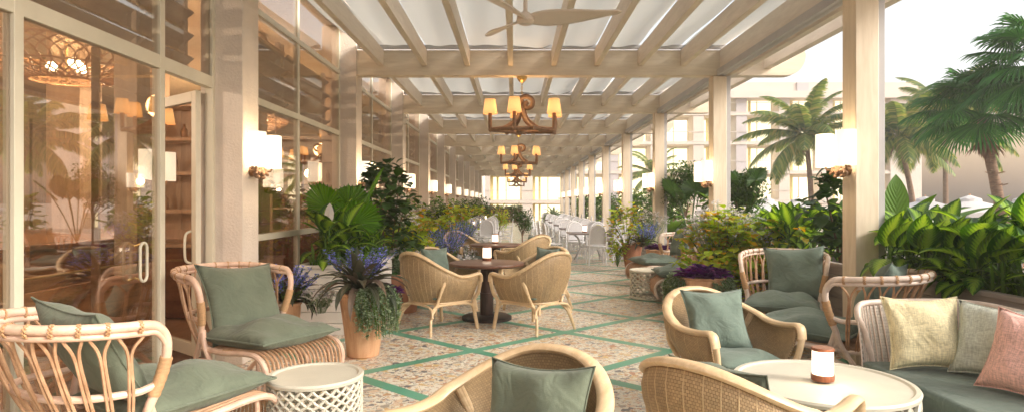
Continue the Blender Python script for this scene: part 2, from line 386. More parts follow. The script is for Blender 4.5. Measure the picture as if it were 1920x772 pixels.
# terrazzo floor with a diamond grid of green inlay strips
def floormat():
    m, nt, out = newmat('terrazzo_with_green_inlay')
    L = nt.links
    tc = nd(nt, 'ShaderNodeTexCoord'); sp = nd(nt, 'ShaderNodeSeparateXYZ'); L.new(tc.outputs['Object'], sp.inputs[0])
    def mth(op, a, b=None, c=None):
        n = nd(nt, 'ShaderNodeMath', operation=op)
        for i, q in enumerate((a, b, c)):
            if q is None: continue
            if isinstance(q, (int, float)): n.inputs[i].default_value = q
            else: L.new(q, n.inputs[i])
        return n.outputs[0]
    u = mth('DIVIDE', mth('SUBTRACT', sp.outputs[0], .60), 1.03); v = mth('DIVIDE', mth('SUBTRACT', sp.outputs[1], 7.60), .94)
    def dist(q):  # distance of q/2 to the nearest integer
        return mth('ABSOLUTE', mth('SUBTRACT', mth('FRACT', mth('ADD', mth('MULTIPLY', q, .5), .5)), .5))
    dd = mth('MINIMUM', dist(mth('ADD', u, v)), dist(mth('SUBTRACT', u, v)))
    strip = mth('LESS_THAN', dd, .047)
    # chips: three voronoi sizes
    def chips(scale, lo, cols, seed):
        mp = nd(nt, 'ShaderNodeMapping'); mp.inputs['Location'].default_value = (seed, seed*1.7, 0); mp.inputs['Rotation'].default_value = (0, 0, seed); L.new(tc.outputs['Object'], mp.inputs[0])
        nz = nd(nt, 'ShaderNodeTexNoise', i_Scale=scale*.8, i_Detail=2.0); L.new(mp.outputs[0], nz.inputs['Vector'])
        mx = nd(nt, 'ShaderNodeMixRGB', i_0=.05); L.new(mp.outputs[0], mx.inputs[1]); L.new(nz.outputs['Color'], mx.inputs[2])
        vo = nd(nt, 'ShaderNodeTexVoronoi', feature='F1', i_Scale=scale, i_Randomness=1.0); vo.voronoi_dimensions = '2D'; L.new(mx.outputs[0], vo.inputs['Vector'])
        ve = nd(nt, 'ShaderNodeTexVoronoi', feature='DISTANCE_TO_EDGE', i_Scale=scale, i_Randomness=1.0); ve.voronoi_dimensions = '2D'; L.new(mx.outputs[0], ve.inputs['Vector'])
        sc = nd(nt, 'ShaderNodeSeparateColor'); L.new(vo.outputs['Color'], sc.inputs[0])
        on = mth('MULTIPLY', mth('GREATER_THAN', sc.outputs[0], lo), mth('GREATER_THAN', ve.outputs[0], .07))
        cr = ramp(nt, sc.outputs[1], cols, 'CONSTANT')
        return on, cr.outputs[0]
    base = nd(nt, 'ShaderNodeTexNoise', i_Scale=4.0, i_Detail=5.0); L.new(tc.outputs['Object'], base.inputs['Vector'])
    cb = ramp(nt, base.outputs[0], [(.3, (.66, .63, .54)), (.7, (.74, .71, .62))]).outputs[0]
    pal = [(0, (.70, .66, .56)), (.20, (.50, .30, .16)), (.32, (.62, .44, .20)), (.46, (.36, .31, .26)), (.56, (.66, .50, .36)), (.72, (.16, .16, .17)), (.80, (.46, .24, .15)), (.88, (.48, .49, .46))]
    pal2 = [(0, (.45, .20, .10)), (.3, (.10, .10, .13)), (.5, (.62, .46, .22)), (.7, (.35, .28, .26)), (.85, (.7, .66, .6))]
    for (s, lo, pl, se) in ((66, .58, pal2, 3.1), (27, .55, pal, .7), (15, .80, pal, 5.3)):
        on, cc = chips(s, lo, pl, se)
        mx = nd(nt, 'ShaderNodeMixRGB'); L.new(on, mx.inputs[0]); L.new(cb, mx.inputs[1]); L.new(cc, mx.inputs[2]); cb = mx.outputs[0]
    gn = nd(nt, 'ShaderNodeTexNoise', i_Scale=3.0, i_Detail=6.0); L.new(tc.outputs['Object'], gn.inputs['Vector'])
    cg = ramp(nt, gn.outputs[0], [(.3, (.08, .30, .20)), (.7, (.13, .37, .26))]).outputs[0]
    mx = nd(nt, 'ShaderNodeMixRGB'); L.new(strip, mx.inputs[0]); L.new(cb, mx.inputs[1]); L.new(cg, mx.inputs[2])
    p = nd(nt, 'ShaderNodeBsdfPrincipled'); p.inputs['Roughness'].default_value = .35; L.new(mx.outputs[0], p.inputs[0])
    rn = ramp(nt, gn.outputs[0], [(.3, (.28,)*3), (.7, (.45,)*3)]); L.new(rn.outputs[0], p.inputs['Roughness'])
    L.new(p.outputs[0], out.inputs[0]); return m
MT['floor'] = floormat()
# ------------------------------------------------------------------ the setting
S = 4.36; NB = 10
def struct(name, mb, mat, **k):
    o = mb.build(name, mat, **k); o['kind'] = 'structure'; return o
b = MB(); b.quad([(-2.84, -4, 0), (4.6, -4, 0), (4.6, 56, 0), (-2.84, 56, 0)]); struct('terrace_floor', b, MT['floor'], smooth=False)
b = MB(); b.box(-2.84, 4.62, -4, 56, -1.1, -.006); struct('terrace_slab', b, MT['stucco'], smooth=False)
b = MB(); b.quad([(-1500, -400, -1.1), (1500, -400, -1.1), (1500, 2500, -1.1), (-1500, 2500, -1.1)])
struct('ground', b, M('garden_paving', (.30, .27, .23), .9, .15, .3, .2, 8), smooth=False)
b = MB(); b.box(-12, -2.846, -4, 50, -.05, -.002); struct('interior_floor', b, MT['woodfloor'], smooth=False)
b = MB(); b.box(-12, -2.95, -4, 50, 4.32, 4.4); struct('interior_ceiling', b, MT['ceilingweave'], smooth=False)
b = MB(); b.box(-12.2, -12, -4, 50, 0, 4.4); struct('interior_wall', b, MT['panelwood'], smooth=False)
b = MB(); b.box(-12, -2.9, 50, 50.2, 0, 4.4); b.box(-12, -2.9, -4.2, -4, 0, 4.4); struct('interior_wall', b, MT['panelwood'], smooth=False)
b = MB(); b.box(-12.3, -2.62, -4.2, 50.3, 4.42, 5.6); struct('parapet_wall', b, MT['stucco'], smooth=False)

# columns of the left wall
Y0 = 6.07
for k in range(-1, NB):
    y = Y0+S*k
    b = MB(); b.box(-2.98, -2.58, y, y+.38, 0, 4.41)
    o = b.build('wall_column', MT['stucco'], bevel=.008)
    nm = 'behind the camera' if k < 0 else ['nearest, beside the open glass door', 'second from the camera, behind the fan palm', 'third from the camera', 'fourth from the camera', 'fifth from the camera', 'sixth from the camera', 'seventh from the camera', 'eighth from the camera', 'ninth from the camera', 'last at the far end'][k]
    tag(o, 'pink stucco wall column, '+nm, 'column', 'stucco columns of the left wall')
b = MB(); b.box(-2.90, -2.60, 49.7, 56, 0, 4.41); tag(b.build('end_wall', MT['stucco']), 'plain stucco wall closing the far end of the window row', 'wall')

# windows between the columns
TZ, T2, SZ, TOP = 2.66, 3.656, 1.15, 4.40
def frame_bars(lst, name, parent, mat=None):
    b = MB()
    for (y0, y1, z0, z1, d0, d1) in lst: b.box(-2.84-d1, -2.84-d0, y0, y1, z0, z1)
    return b.build(name, mat or MT['frame'], parent, bevel=.004)
def pane(y0, y1, z0, z1, parent, nm='glass_pane', x=-2.865):
    b = MB(); b.box(x-.004, x+.004, y0, y1, z0, z1); return b.build(nm, MT['glass'], parent, smooth=False)
def louvre(y0, y1, z0, z1, parent):
    b = MB(); z = z0+.05; ang = R(38)
    while z < z1-.02:
        m = Matrix.Translation((-3.10, 0, z)) @ Matrix.Rotation(-ang, 4, 'Y')
        b.box(-.12, .12, y0+.02, y1-.02, -.012, .012, m); z += .215
    b.box(-3.13, -3.07, y0, y0+.05, z0, z1); b.box(-3.13, -3.07, y1-.05, y1, z0, z1)
    return b.build('louvre', MT['louvre'], parent, smooth=False)
for k in range(-1, NB-1):
    ya, yb = Y0+S*k+.38, Y0+S*(k+1)
    mid = (ya+yb)/2
    if k == -1:
        t = thing('door_wall', 'cream framed glass wall with the glass entrance doors and louvred transom, beside the front left rattan chair', 'window wall')
        ms = [2.15, 3.665, 5.16]; fs = .05
        L_ = [(ya, yb, TZ-.05, TZ+.06, 0, .07), (ya, yb, 0, .12, 0, .07), (ya, ya+.06, .12, TZ-.05, .003, .067), (yb-.07, yb, .12, TZ-.05, .003, .067)]
        L_ = [(ya, yb, TZ-.05, TZ+.06, 0, .07), (ya, 5.14, 0, .10, 0, .07), (yb-.06, yb, 0, TOP, -.003, .067), (5.16, yb, 0, .012, 0, .07)]
        for m_ in ms[1:]: L_.append((m_-.035, m_+.035, .1, TOP, -.004, .066))
        frame_bars(L_, 'frame', t)
        for (p, q) in ((ya, 3.63), (3.70, 5.125)): pane(p, q, .10, TZ-.05, t)
        for (p, q) in ((ya, 3.63), (3.70, 5.125), (5.195, yb-.06)): pane(p, q, TZ+.06, TOP, t); louvre(p, q, TZ+.10, TOP, t)
        b = MB(); b.box(-2.93, -2.875, 4.425, 4.445, .1, TZ-.05); b.build('door_seam', MT['bronze'], t, bevel=.003)
    else:
        t = thing('window_wall', 'cream gridded window bay with louvres above, '+['behind the fan palm planter', 'second bay past the open door', 'third bay past the open door', 'fourth bay past the open door', 'fifth bay past the open door', 'sixth bay past the open door', 'seventh bay past the open door', 'eighth bay past the open door', 'farthest bay of the row'][k], 'window', group='window bays of the left wall')
        L_ = [(ya, yb, TZ-.04, TZ+.04, 0, .07), (ya, yb, T2-.035, T2+.035, 0, .07), (ya, yb, SZ-.035, SZ+.035, -.01, .07), (ya, yb, 0, .12, 0, .07),
              (mid-.035, mid+.035, .12, TOP, .004, .066), (ya, ya+.05, .12, TOP, .003, .067), (yb-.05, yb, .12, TOP, .003, .067)]
        frame_bars(L_, 'frame', t)
        for (p, q) in ((ya+.05, mid-.035), (mid+.035, yb-.05)):
            for (z0, z1) in ((.12, SZ-.035), (SZ+.035, TZ-.04), (TZ+.04, T2-.035), (T2+.035, TOP)): pane(p, q, z0, z1, t)
            if k < 6: louvre(p, q, TZ+.06, T2-.03, t)
# O shaped door pull on the closed leaf
t = thing('door_handle_pair', 'long oval cream pull handle on the closed glass door', 'door handle', (-2.80, 4.83, 1.09))
t.name = 'door_pull'
pts = [(0, .045*math.cos(a), .10*(1 if math.sin(a) > 0 else -1)+.045*math.sin(a)) for a in [2*PI*i/24 for i in range(24)]]
b = MB(); b.tube(pts, .0105, 8, closed=True); b.build('grip', MT['frame'], t)
for s in (-1, 1): b = MB(); b.tube([(-.065, 0, s*.12), (0, 0, s*.145)], .008, 8); b.build('mount', MT['brass'], t)
# open door leaf swung inside
t = thing('open_glass_door', 'cream framed glass door leaf standing open into the room', 'door', (-2.93, 5.98, 0), R(-39))
b = MB(); x0, x1, y0, y1 = -.86, -.0, -.05, .0
b.box(x0, x0+.09, y0, y1, .1, 2.58); b.box(x1-.09, x1, y0, y1, .1, 2.58); b.box(x0+.09, x1-.09, y0, y1, 2.48, 2.58); b.box(x0+.09, x1-.09, y0, y1, .1, .22)
b.build('door_frame', MT['frame'], t, bevel=.005)
b = MB(); b.box(x0+.09, x1-.09, -.028, -.022, .22, 2.48); b.build('glass', MT['clearglass'], t, smooth=False)
b = MB(); b.tube(bez([(-.09, -.05, .97), (-.09, -.10, 1.0), (-.09, -.11, 1.12), (-.09, -.10, 1.24), (-.09, -.05, 1.27)], 5), .012, 8); b.build('handle', MT['frame'], t)

# right posts and roof
GX0, GX1 = -2.58, 4.76
for k in range(NB):
    y = 6.08+S*k
    b = MB(); b.box(3.24, 3.46, y, y+.25, 0, 3.60)
    t = thing('terrace_post', 'cream square timber post, '+['nearest one, beside the sofa', 'second along the planter', 'third along the planter', 'fourth along the planter', 'fifth along the planter', 'sixth along the planter', 'seventh along the planter', 'eighth along the planter', 'ninth along the planter', 'last one at the far end'][k], 'post', group='cream posts along the planter')
    b.build('shaft', MT['cream'], t, bevel=.006)
    b = MB(); b.box(3.463, 3.53, y+.02, y+.045, 0, 3.60); b.box(3.463, 3.53, y+.10, y+.13, 0, 3.6); b.box(3.463, 3.50, y+.045, y+.10, 0, 3.6); b.build('screen_track', MT['grey'], t, bevel=.003)
def gird_outline():
    o = [(GX0, 3.608), (GX1-.33, 3.608)]
    for i in range(1, 12):
        a = -PI/2+PI/2*i/12*1.05; o.append((GX1-.33+.33*math.cos(a), 3.608+.33+.33*math.sin(a)))
    o += [(GX1, 3.97), (GX1-.02, 4.02), (GX0, 4.02)]; return o
girders = []
for k in range(-1, NB+1):
    y = 6.09+S*k
    b = MB(); b.prism(gird_outline(), 'y', y, y+.2)
    o = b.build('roof_girder', MT['creamx'], bevel=.008, smooth='flat'); girders.append(o)
    nm = {-1: 'behind the camera', 0: 'just overhead past the fan', NB: 'at the far end'}.get(k, ['', 'nearest one in full view, holding the nearest chandelier'] [min(k, 1)] if k < 2 else ORD[k-1]+' one in view counting from the nearest')
    if k < 0: bpy.data.objects.remove(o); continue
    tag(o, 'cream cross beam with rounded end, '+nm, 'beam', 'cream cross beams of the terrace roof')
JX = [-2.18+.705*i for i in range(8)]
place_n = ['leftmost', 'second from the left', 'third from the left', 'fourth from the left', 'fourth from the right', 'third from the right', 'second from the right', 'last inside the posts']
for i, x in enumerate(JX):
    b = MB(); b.box(x-.042, x+.042, 1.75, 51, 3.765, 4.03)
    for k in range(NB+1):
        pass
    o = b.build('roof_joist', MT['creamy'], bevel=.006)
    tag(o, 'long cream joist running down the terrace roof, '+place_n[i], 'joist', 'long joists of the terrace roof')
for x, nm in ((3.41, 'over the posts'), (4.13, 'outside the posts')):
    b = MB(); b.box(x-.06, x+.06, 1.75, 51, 3.72, 4.025); tag(b.build('edge_joist', MT['creamy'], bevel=.006), 'cream edge joist of the roof running '+nm, 'joist')
b = MB(); b.box(3.52, 3.62, 1.75, 51, 3.605, 3.715)
o = b.build('screen_track_beam', MT['creamy'], bevel=.005); tag(o, 'slim cream rail outside the grey screen roller', 'rail')
b = MB(); b.tube([(3.42, 1.75, 3.672), (3.42, 51, 3.672)], .068, 16); b.box(3.30, 3.35, 1.75, 51, 3.602, 3.70); tag(b.build('screen_roller', MT['grey']), 'grey rolled up screen running along the tops of the posts', 'roller screen')
# grey strip above each cross beam, standing in for the gap's shadow, and the cloth
for k in range(-1, NB):
    ya, yb = 6.09+S*k+.2, 6.09+S*(k+1)
    t = thing('canopy_panel', 'white sailcloth roof panel, '+('overhead around the ceiling fan' if k == -1 else ORD[k]+' one past the fan' ), 'awning', group='sailcloth panels of the terrace roof')
    b = MB()
    strips = [(-2.56, -2.13), (-2.13, -1.46), (-1.46, -.80), (-.74, -.09), (-.04, .62), (.66, 1.32), (1.36, 2.02), (2.06, 2.72), (2.76, 3.42)]
    for (xa, xb) in strips:
        ph = rnd.uniform(0, 6); dp = rnd.uniform(.01, .05)
        n0 = len(b.v)
        def fn(u, v, xa=xa, xb=xb, ph=ph, dp=dp):
            x = xa+(xb-xa)*u; y = ya+(yb-ya)*v
            return (x, y, 4.10-dp*math.sin(PI*u)*(1+.5*math.sin(v*5+ph))-.06*math.sin(PI*v)*abs(math.sin(v*PI*1.0+ph)) + .012*math.sin(u*9+ph+v*3))
        b.grid(fn, 8, 14)
    b.build('cloth', MT['canopy'], t)
    b = MB(); b.box(-2.56, 3.44, yb-.05, yb-.003, 4.035, 4.095); b.build('gap_shadow_strip', MT['grey'], t)
    b = MB(); b.box(-2.56, 3.44, ya+.003, ya+.05, 4.035, 4.095); b.build('gap_shadow_strip', MT['grey'], t)

# ------------------------------------------------------------------ lit fixtures
def rope_knot(m, w_=.16):
    b = MB()
    for s in (-1, 1):
        c = Vector((0, s*w_*.42, 0)); pts = [c+Vector((.012*math.sin(3*a), .045*math.cos(a)*s, .045*math.sin(a))) for a in [2*PI*i/20 for i in range(20)]]
        b.tube(pts, .017, 8, closed=True)
    pts = bez([(-.02, -w_, .05), (.02, -w_*.5, .0), (-.01, 0, .045), (.02, w_*.5, 0), (-.02, w_, .05)], 6); b.tube(pts, .019, 8)
    pts = bez([(.02, -w_*.9, -.02), (0, -w_*.4, .05), (.03, 0, -.02), (0, w_*.4, .05), (.02, w_*.9, -.02)], 6); b.tube(pts, .016, 8)
    return b
sc = thing('wall_sconce', '', 'wall lamp', group='twin shade sconces on the left wall')
for s in (-1, 1):
    b = MB(); b.lathe([(.088, -.165), (.088, .165)], 28, (.135, s*.20, 0), cap=False); b.lathe([(.084, .165), (.084, -.165)], 28, (.135, s*.20, 0), cap=False)
    b.build('shade', MT['sconce'], sc)
    b = MB(); b.tube([(.05, s*.14, -.2), (.12, s*.19, -.19), (.135, s*.20, -.15), (.135, s*.20, -.02)], .011, 8); b.build('arm', MT['bronze'], sc)
b = rope_knot(None); b.xf(Matrix.Translation((.09, 0, -.215))); b.build('rope_knot', MT['rope'], sc)
b = MB(); b.lathe([(.055, 0), (.055, .02), (.03, .045)], 20); b.xf(Matrix.Translation((0, 0, -.2)) @ Matrix.Rotation(PI/2, 4, 'Y')); b.build('wall_plate', MT['bronze'], sc)
lamp_pts = []
lft = ['nearest one, beside the open door', 'second from the door, behind the leafy planter', 'third from the door', 'fourth from the door', 'fifth from the door', 'sixth from the door', 'seventh from the door', 'eighth from the door', 'ninth from the door', 'last before the far end']
for k in range(NB):
    o = place(sc, (-2.58, Y0+S*k+.19, 2.04), 0, 'glowing twin shade sconce on a stucco column, '+lft[k]); lamp_pts.append((-2.33, Y0+S*k+.19, 2.04))
for k in range(NB):
    o = place(sc, (3.24, 6.08+S*k+.125, 2.05), PI, 'glowing twin shade sconce on a cream post, '+['nearest one, right of the palms', 'second one along', 'third one along', 'fourth one along', 'fifth one along', 'sixth one along', 'seventh one along', 'eighth one along', 'ninth one along', 'last one at the far end'][k], 'twin shade sconces on the cream posts'); lamp_pts.append((3.0, 6.08+S*k+.125, 2.05))
def point(loc, e, col=(1, .72, .42), r=.12):
    d = bpy.data.lights.new('lamp_light', 'POINT'); d.energy = e; d.color = col; d.shadow_soft_size = r
    o = bpy.data.objects.new('lamp_light', d); C.objects.link(o); o.location = loc; return o
for i, p in enumerate(lamp_pts):
    if i % 10 < 5: point((p[0], p[1], p[2]-.02), 6, r=.08)

# chandeliers
ch = thing('chandelier', '', 'chandelier', group='rope chandeliers down the middle of the terrace')
rr = .50
arms = [(-.50, -.10), (-.19, -.30), (.50, -.14), (-.10, .30), (.52, .26)]
b = MB(); c4 = [(-.50, -.10), (-.12, -.32), (.50, -.16), (.54, .24), (-.08, .32)]
for i in range(5):
    p, q = Vector((*c4[i], 0)), Vector((*c4[(i+1) % 5], 0)); mid = (p+q)/2; mid += mid.normalized()*.02; mid.z = .012
    b.tube(bez([p-(q-p)*.06, mid, q+(q-p)*.06], 8), .034, 10)
b.build('ring', MT['rope'], ch)
for (x, y) in c4:
    b = MB(); b.tube(bez([(x*1.0, y, -.03), (x*1.04, y*1.04, .05), (x*1.04, y*1.04, .27)], 5), .031, 10); b.build('candle_arm', MT['rope'], ch)
    b = MB(); b.lathe([(.118, .26), (.086, .50)], 24, (x*1.04, y*1.04, 0), cap=False); b.lathe([(.084, .50), (.115, .26)], 24, (x*1.04, y*1.04, 0), cap=False); b.build('shade', MT['shade'], ch)
b = MB()
for a in (.3, 2.2, 3.6, 5.2):
    d = Vector((math.cos(a), math.sin(a), 0)); b.tube(bez([d*.44+Vector((0, 0, 0)), d*.28+Vector((0, 0, .05)), d*.10+Vector((0, 0, .18)), d*.03+Vector((0, 0, .34)), Vector((0, 0, .50))], 6), .036, 10)
sp_ = [(.0, 0, .30), (-.05, -.02, .40), (-.02, -.02, .52), (.08, -.02, .56), (.17, -.02, .50), (.16, -.02, .40), (.08, -.02, .37), (.05, -.02, .43), (.10, -.02, .47)]
b.tube(bez(sp_, 6), .04, 10); b.tube(bez([(-.10, .0, .28), (-.14, 0, .36), (-.08, 0, .44), (-.02, 0, .38)], 6), .024, 10)
b.tube([( .06*math.cos(a), .06*math.sin(a), -.02+.02*math.sin(2*a)) for a in [2*PI*i/14 for i in range(14)]], .035, 8, closed=True)
b.build('scroll_stem', MT['rope'], ch)
b = MB(); z = .54
i = 0
while z < .86:
    pts = [Vector((.014*math.cos(a), 0, z+.026*math.sin(a))) for a in [2*PI*j/10 for j in range(10)]]
    if i % 2: pts = [Vector((0, p.x, p.z)) for p in pts]
    b.tube(pts, .005, 6, closed=True); z += .04; i += 1
b.build('chain', MT['brass'], ch)
b = MB(); b.lathe([(.0, .78), (.03, .79), (.07, .83), (.085, .86), (.085, .883)], 20); b.build('ceiling_rose', MT['brass'], ch)
for i in range(5):
    y = 6.19+S*(1+2*i)
    o = place(ch, (.12, y, 2.72), 0, 'rope chandelier with five glowing amber shades, '+['nearest and largest', 'second one, seen just under the nearest', 'third one back', 'fourth one back, small', 'farthest one, tiny'][i])
    if i < 4: point((.12, y, 3.12), 10, (1, .6, .25), .2)

# ceiling fan
f = thing('ceiling_fan', 'pale three blade ceiling fan with twisted propeller blades under the canopy', 'ceiling fan', (.10, 5.95, 3.24))
b = MB(); b.lathe([(.0, -.055), (.06, -.05), (.085, -.02), (.08, .02), (.05, .05), (.02, .07), (.016, .5)], 28); b.build('hub', MT['fanwhite'], f)
for i, a0 in enumerate((R(-4), R(116), R(236))):
    def fn(u, v):
        r_ = .03+.86*u
        wd = ((.045+.062*math.sin(PI*min(1, u*1.15)**.75))) * (1 if u < .88 else math.sqrt(max(0, 1-((u-.88)/.12)**2))*.98+.02)
        tw = -R(24)*(1-u)**1.3-R(9)
        s_ = (v-.5)*2*wd
        return Vector((r_, s_*math.cos(tw)+.05*math.sin(PI*u)*.6, s_*math.sin(tw)+.05*u))
    b = MB(); b.grid(fn, 22, 8); b.xf(Matrix.Rotation(a0, 4, 'Z')); b.build('blade', MT['fanwhite'], f, solid=.016)
b = MB(); b.lathe([(.06, .38), (.05, .43), (.02, .46)], 20); b.build('canopy_cup', MT['fanwhite'], f)

# ------------------------------------------------------------------ inside the room
def room_fill(loc, e):  # added fill light to brighten the room, given a cord and socket
    point(loc, e, (1, .80, .60), .035)
    t = thing('added_fill_light', 'added fill light on a cord inside the room, %s, hung %s' % ({4.0: 'nearest the camera', 3.0: 'just left of the door', 9.4: 'behind the open door', 8.2: 'over the bar', 13: 'in the first window bay', 14: 'deeper in the first bay', 20: 'behind the third window bay', 28: 'behind the fifth window bay', 38: 'behind the seventh window bay'}[loc[1]], 'close to the glass' if loc[0] > -7 else 'near the back wall'), 'pendant lamp', loc, 0, 'added fill lights inside the room')
    b = MB(); b.tube([(0, 0, .06), (0, 0, 4.31-loc[2])], .008, 6); b.build('cord', MT['brass'], t)
    b = MB(); b.lathe([(.0, .12), (.03, .12), (.035, .05), (.0, .05)], 14, cap=False); b.build('socket', MT['brass'], t)
for (x, y) in ((-5.2, 4.0), (-7.5, 3.0), (-5.2, 9.4), (-8.8, 8.2), (-5.5, 13), (-8.5, 14), (-5.5, 20), (-5.5, 28), (-5.5, 38)): room_fill((x, y, 3.0), 75)
def lattice_bowl(loc, R0, H, name, label):
    t = thing(name, label, 'pendant lamp', loc)
    b = MB(); n = 44
    def pt(a, s):  # s 0 (bottom) .. 1 (rim)
        r_ = R0*math.sin(s*PI/2*.98+.02); return Vector((r_*math.cos(a), r_*math.sin(a), H*(1-math.cos(s*PI/2))))
    for i in range(n):
        for sg in (1, -1):
            b.tube([pt(2*PI*(i/n)+sg*.30*math.sin(PI*q/14*1.0)*1.0, .25+.75*q/14) for q in range(15)], .011, 5)
    for s in (.25, .6, 1): b.tube([pt(2*PI*i/48, s) for i in range(48)], .014, 6, closed=True)
    b.build('woven_shade', MT['rattan_dark'], t)
    for (x, y) in ((-.25, .1), (.2, -.15), (.05, .2)):
        b = MB(); b.lathe([(0, -.07), (.05, -.05), (.07, 0), (.05, .05), (0, .07)], 16, (x, y, H*.55), cap=False); b.build('globe_bulb', MT['bulb'], t)
    b = MB(); b.tube([(0, 0, .02), (0, 0, 4.31-loc[2])], .012, 6); b.build('drop_rod', MT['brass'], t)
    point((loc[0], loc[1], loc[2]+H+.05), 40, (1, .66, .34), .15)
lattice_bowl((-5.6, 8.0, 3.02), 1.0, .42, 'woven_pendant', 'wide woven cane bowl pendant glowing behind the door glass')
lattice_bowl((-5.8, 14.5, 3.15), .7, .36, 'woven_pendant', 'smaller woven cane pendant deeper inside the room')
def pendant_pair(loc, lbl):
    t = thing('indoor_chandelier', lbl, 'chandelier', loc)
    for i in range(4):
        a = i*PI/2+.5; x, y = .35*math.cos(a), .35*math.sin(a)
        b = MB(); b.tube(bez([(0, 0, -.15), (x*.6, y*.6, -.2), (x, y, -.05), (x, y, .05)], 5), .014, 6); b.build('arm', MT['rope'], t)
        b = MB(); b.lathe([(.11, .05), (.08, .24)], 18, (x, y, 0), cap=False); b.build('shade', MT['shade'], t)
    b = MB(); b.tube([(0, 0, -.2), (0, 0, 4.31-loc[2])], .012, 6); b.build('stem', MT['rope'], t)
pendant_pair((-4.6, 7.7, 2.45), 'amber shaded chandelier hanging inside behind the door glass')
pendant_pair((-4.7, 12.6, 2.35), 'amber shaded chandelier inside behind the second window bay')
# wooden pillars and screens inside
for (x, y, w_, lb) in ((-4.3, 7.2, .26, 'wood clad pillar inside, nearest the glass door'), (-4.3, 10.6, .3, 'wood clad pillar inside, behind the open door'), (-6.6, 9.6, .5, 'broad wood clad pillar deep in the room'), (-4.2, 14.4, .3, 'wood clad pillar inside, behind the window bay'), (-7.2, 12.8, .4, 'wood clad pillar at the back of the room')):
    b = MB(); b.box(x-w_/2, x+w_/2, y-w_/2, y+w_/2, 0, 4.3); t = thing('wood_pillar', lb, 'pillar'); b.build('shaft', MT['panelwood'], t, bevel=.01)
    b = MB(); b.box(x-w_/2-.02, x+w_/2+.02, y-w_/2-.02, y+w_/2+.02, 0, .3); b.build('plinth', MT['darkwood'], t, bevel=.01)
# bar counter, shelves, back cabinets
t = thing('bar_counter', 'long glossy wooden bar counter inside behind the glass door', 'bar')
b = MB(); b.box(-8.0, -5.2, 6.2, 12.4, 0, 1.02); b.build('body', MT['barwood'], t, bevel=.01)
b = MB(); b.box(-8.1, -5.1, 6.1, 12.5, 1.025, 1.09); b.build('counter_top', MT['barwood'], t, bevel=.02)
b = MB(); b.tube([(-5.02, 6.2, .22), (-5.02, 12.3, .22)], .025, 8); b.build('foot_rail', MT['brass'], t)
t = thing('low_bench', 'low wooden banquette with brass rail inside the glass door', 'bench')
b = MB(); b.box(-5.0, -3.9, 4.9, 6.9, 0, .42); b.build('base', MT['barwood'], t, bevel=.01)
b = MB(); b.box(-5.0, -3.9, 4.9, 6.9, .425, .52); b.build('seat_pad', MT['sage2'], t, bevel=.03)
b = MB(); b.box(-3.9, -3.84, 4.9, 6.9, 0, .82); b.build('back_panel', MT['barwood'], t, bevel=.01)
b = MB(); b.tube([(-3.87, 4.9, .83), (-3.87, 4.9, .93), (-3.87, 6.9, .93), (-3.87, 6.9, .83)], .011, 8); b.build('rail', MT['brass'], t)
for j, (yy, lb) in enumerate(((8.8, 'tall wooden shelf cabinet inside behind the open door'), (13.2, 'tall wooden shelf cabinet deeper inside behind the window bay'))):
    t = thing('shelf_cabinet', lb, 'cabinet')
    b = MB(); b.box(-4.9, -3.5, yy, yy+.06, 0, 2.9); b.box(-4.9, -4.84, yy-.4, yy, 0, 2.9); b.box(-3.56, -3.5, yy-.4, yy, 0, 2.9); b.build('carcass', MT['panelwood'], t, bevel=.005)
    for z in (.95, 1.4, 1.9, 2.35, 2.8):
        b = MB(); b.box(-4.835, -3.565, yy-.38, yy-.003, z, z+.045); b.build('shelf', MT['panelwood'], t)
    b = MB(); b.box(-4.835, -3.565, yy-.36, yy-.005, .02, .94); b.build('cupboard', MT['darkwood'], t)
    for q in range(9):
        x = -4.7+q*.13; z = (1.445, 1.945, 2.395)[q % 3]
        b = MB(); h = rnd.uniform(.18, .28); b.lathe([(.04, 0), (.045, .02), (.045, h*.6), (.015, h*.8), (.015, h)], 12, (x, yy-.2, z))
        tag(b.build('bottle', MT['bronze']), '%s bottle on the %s shelf of the cabinet %s' % (('left', 'middle', 'right')[q//3], ('low', 'middle', 'high')[q % 3], 'behind the open door' if j == 0 else 'behind the window bay'), 'bottle', 'bottles on the indoor shelves')
t = thing('timber_screen', 'tall timber slat screen on the back wall of the room', 'wall panel')
for i in range(40):
    b = MB(); y = 2+i*.6; b.box(-11.98, -11.9, y, y+.5, .1, 3.6); b.build('panel', MT['panelwood'], t)
b = MB(); b.tube([(0, 0, -.35), (0, 0, 0)], .01, 6)
sc2 = [(-6.2, 6.15, 1.9)]
for i, (x, y) in enumerate(((-4.15, 7.2), (-4.13, 10.6), (-4.05, 14.4))):
    o = copy_tree(sc); o.location = (x, y, 1.95); o.rotation_euler = (0, 0, 0); o['label'] = 'twin shade sconce inside the room on a wood pillar, '+['seen through the glass door', 'seen past the open door', 'seen through the window bay'][i]; o['group'] = 'indoor sconces on the wood pillars'
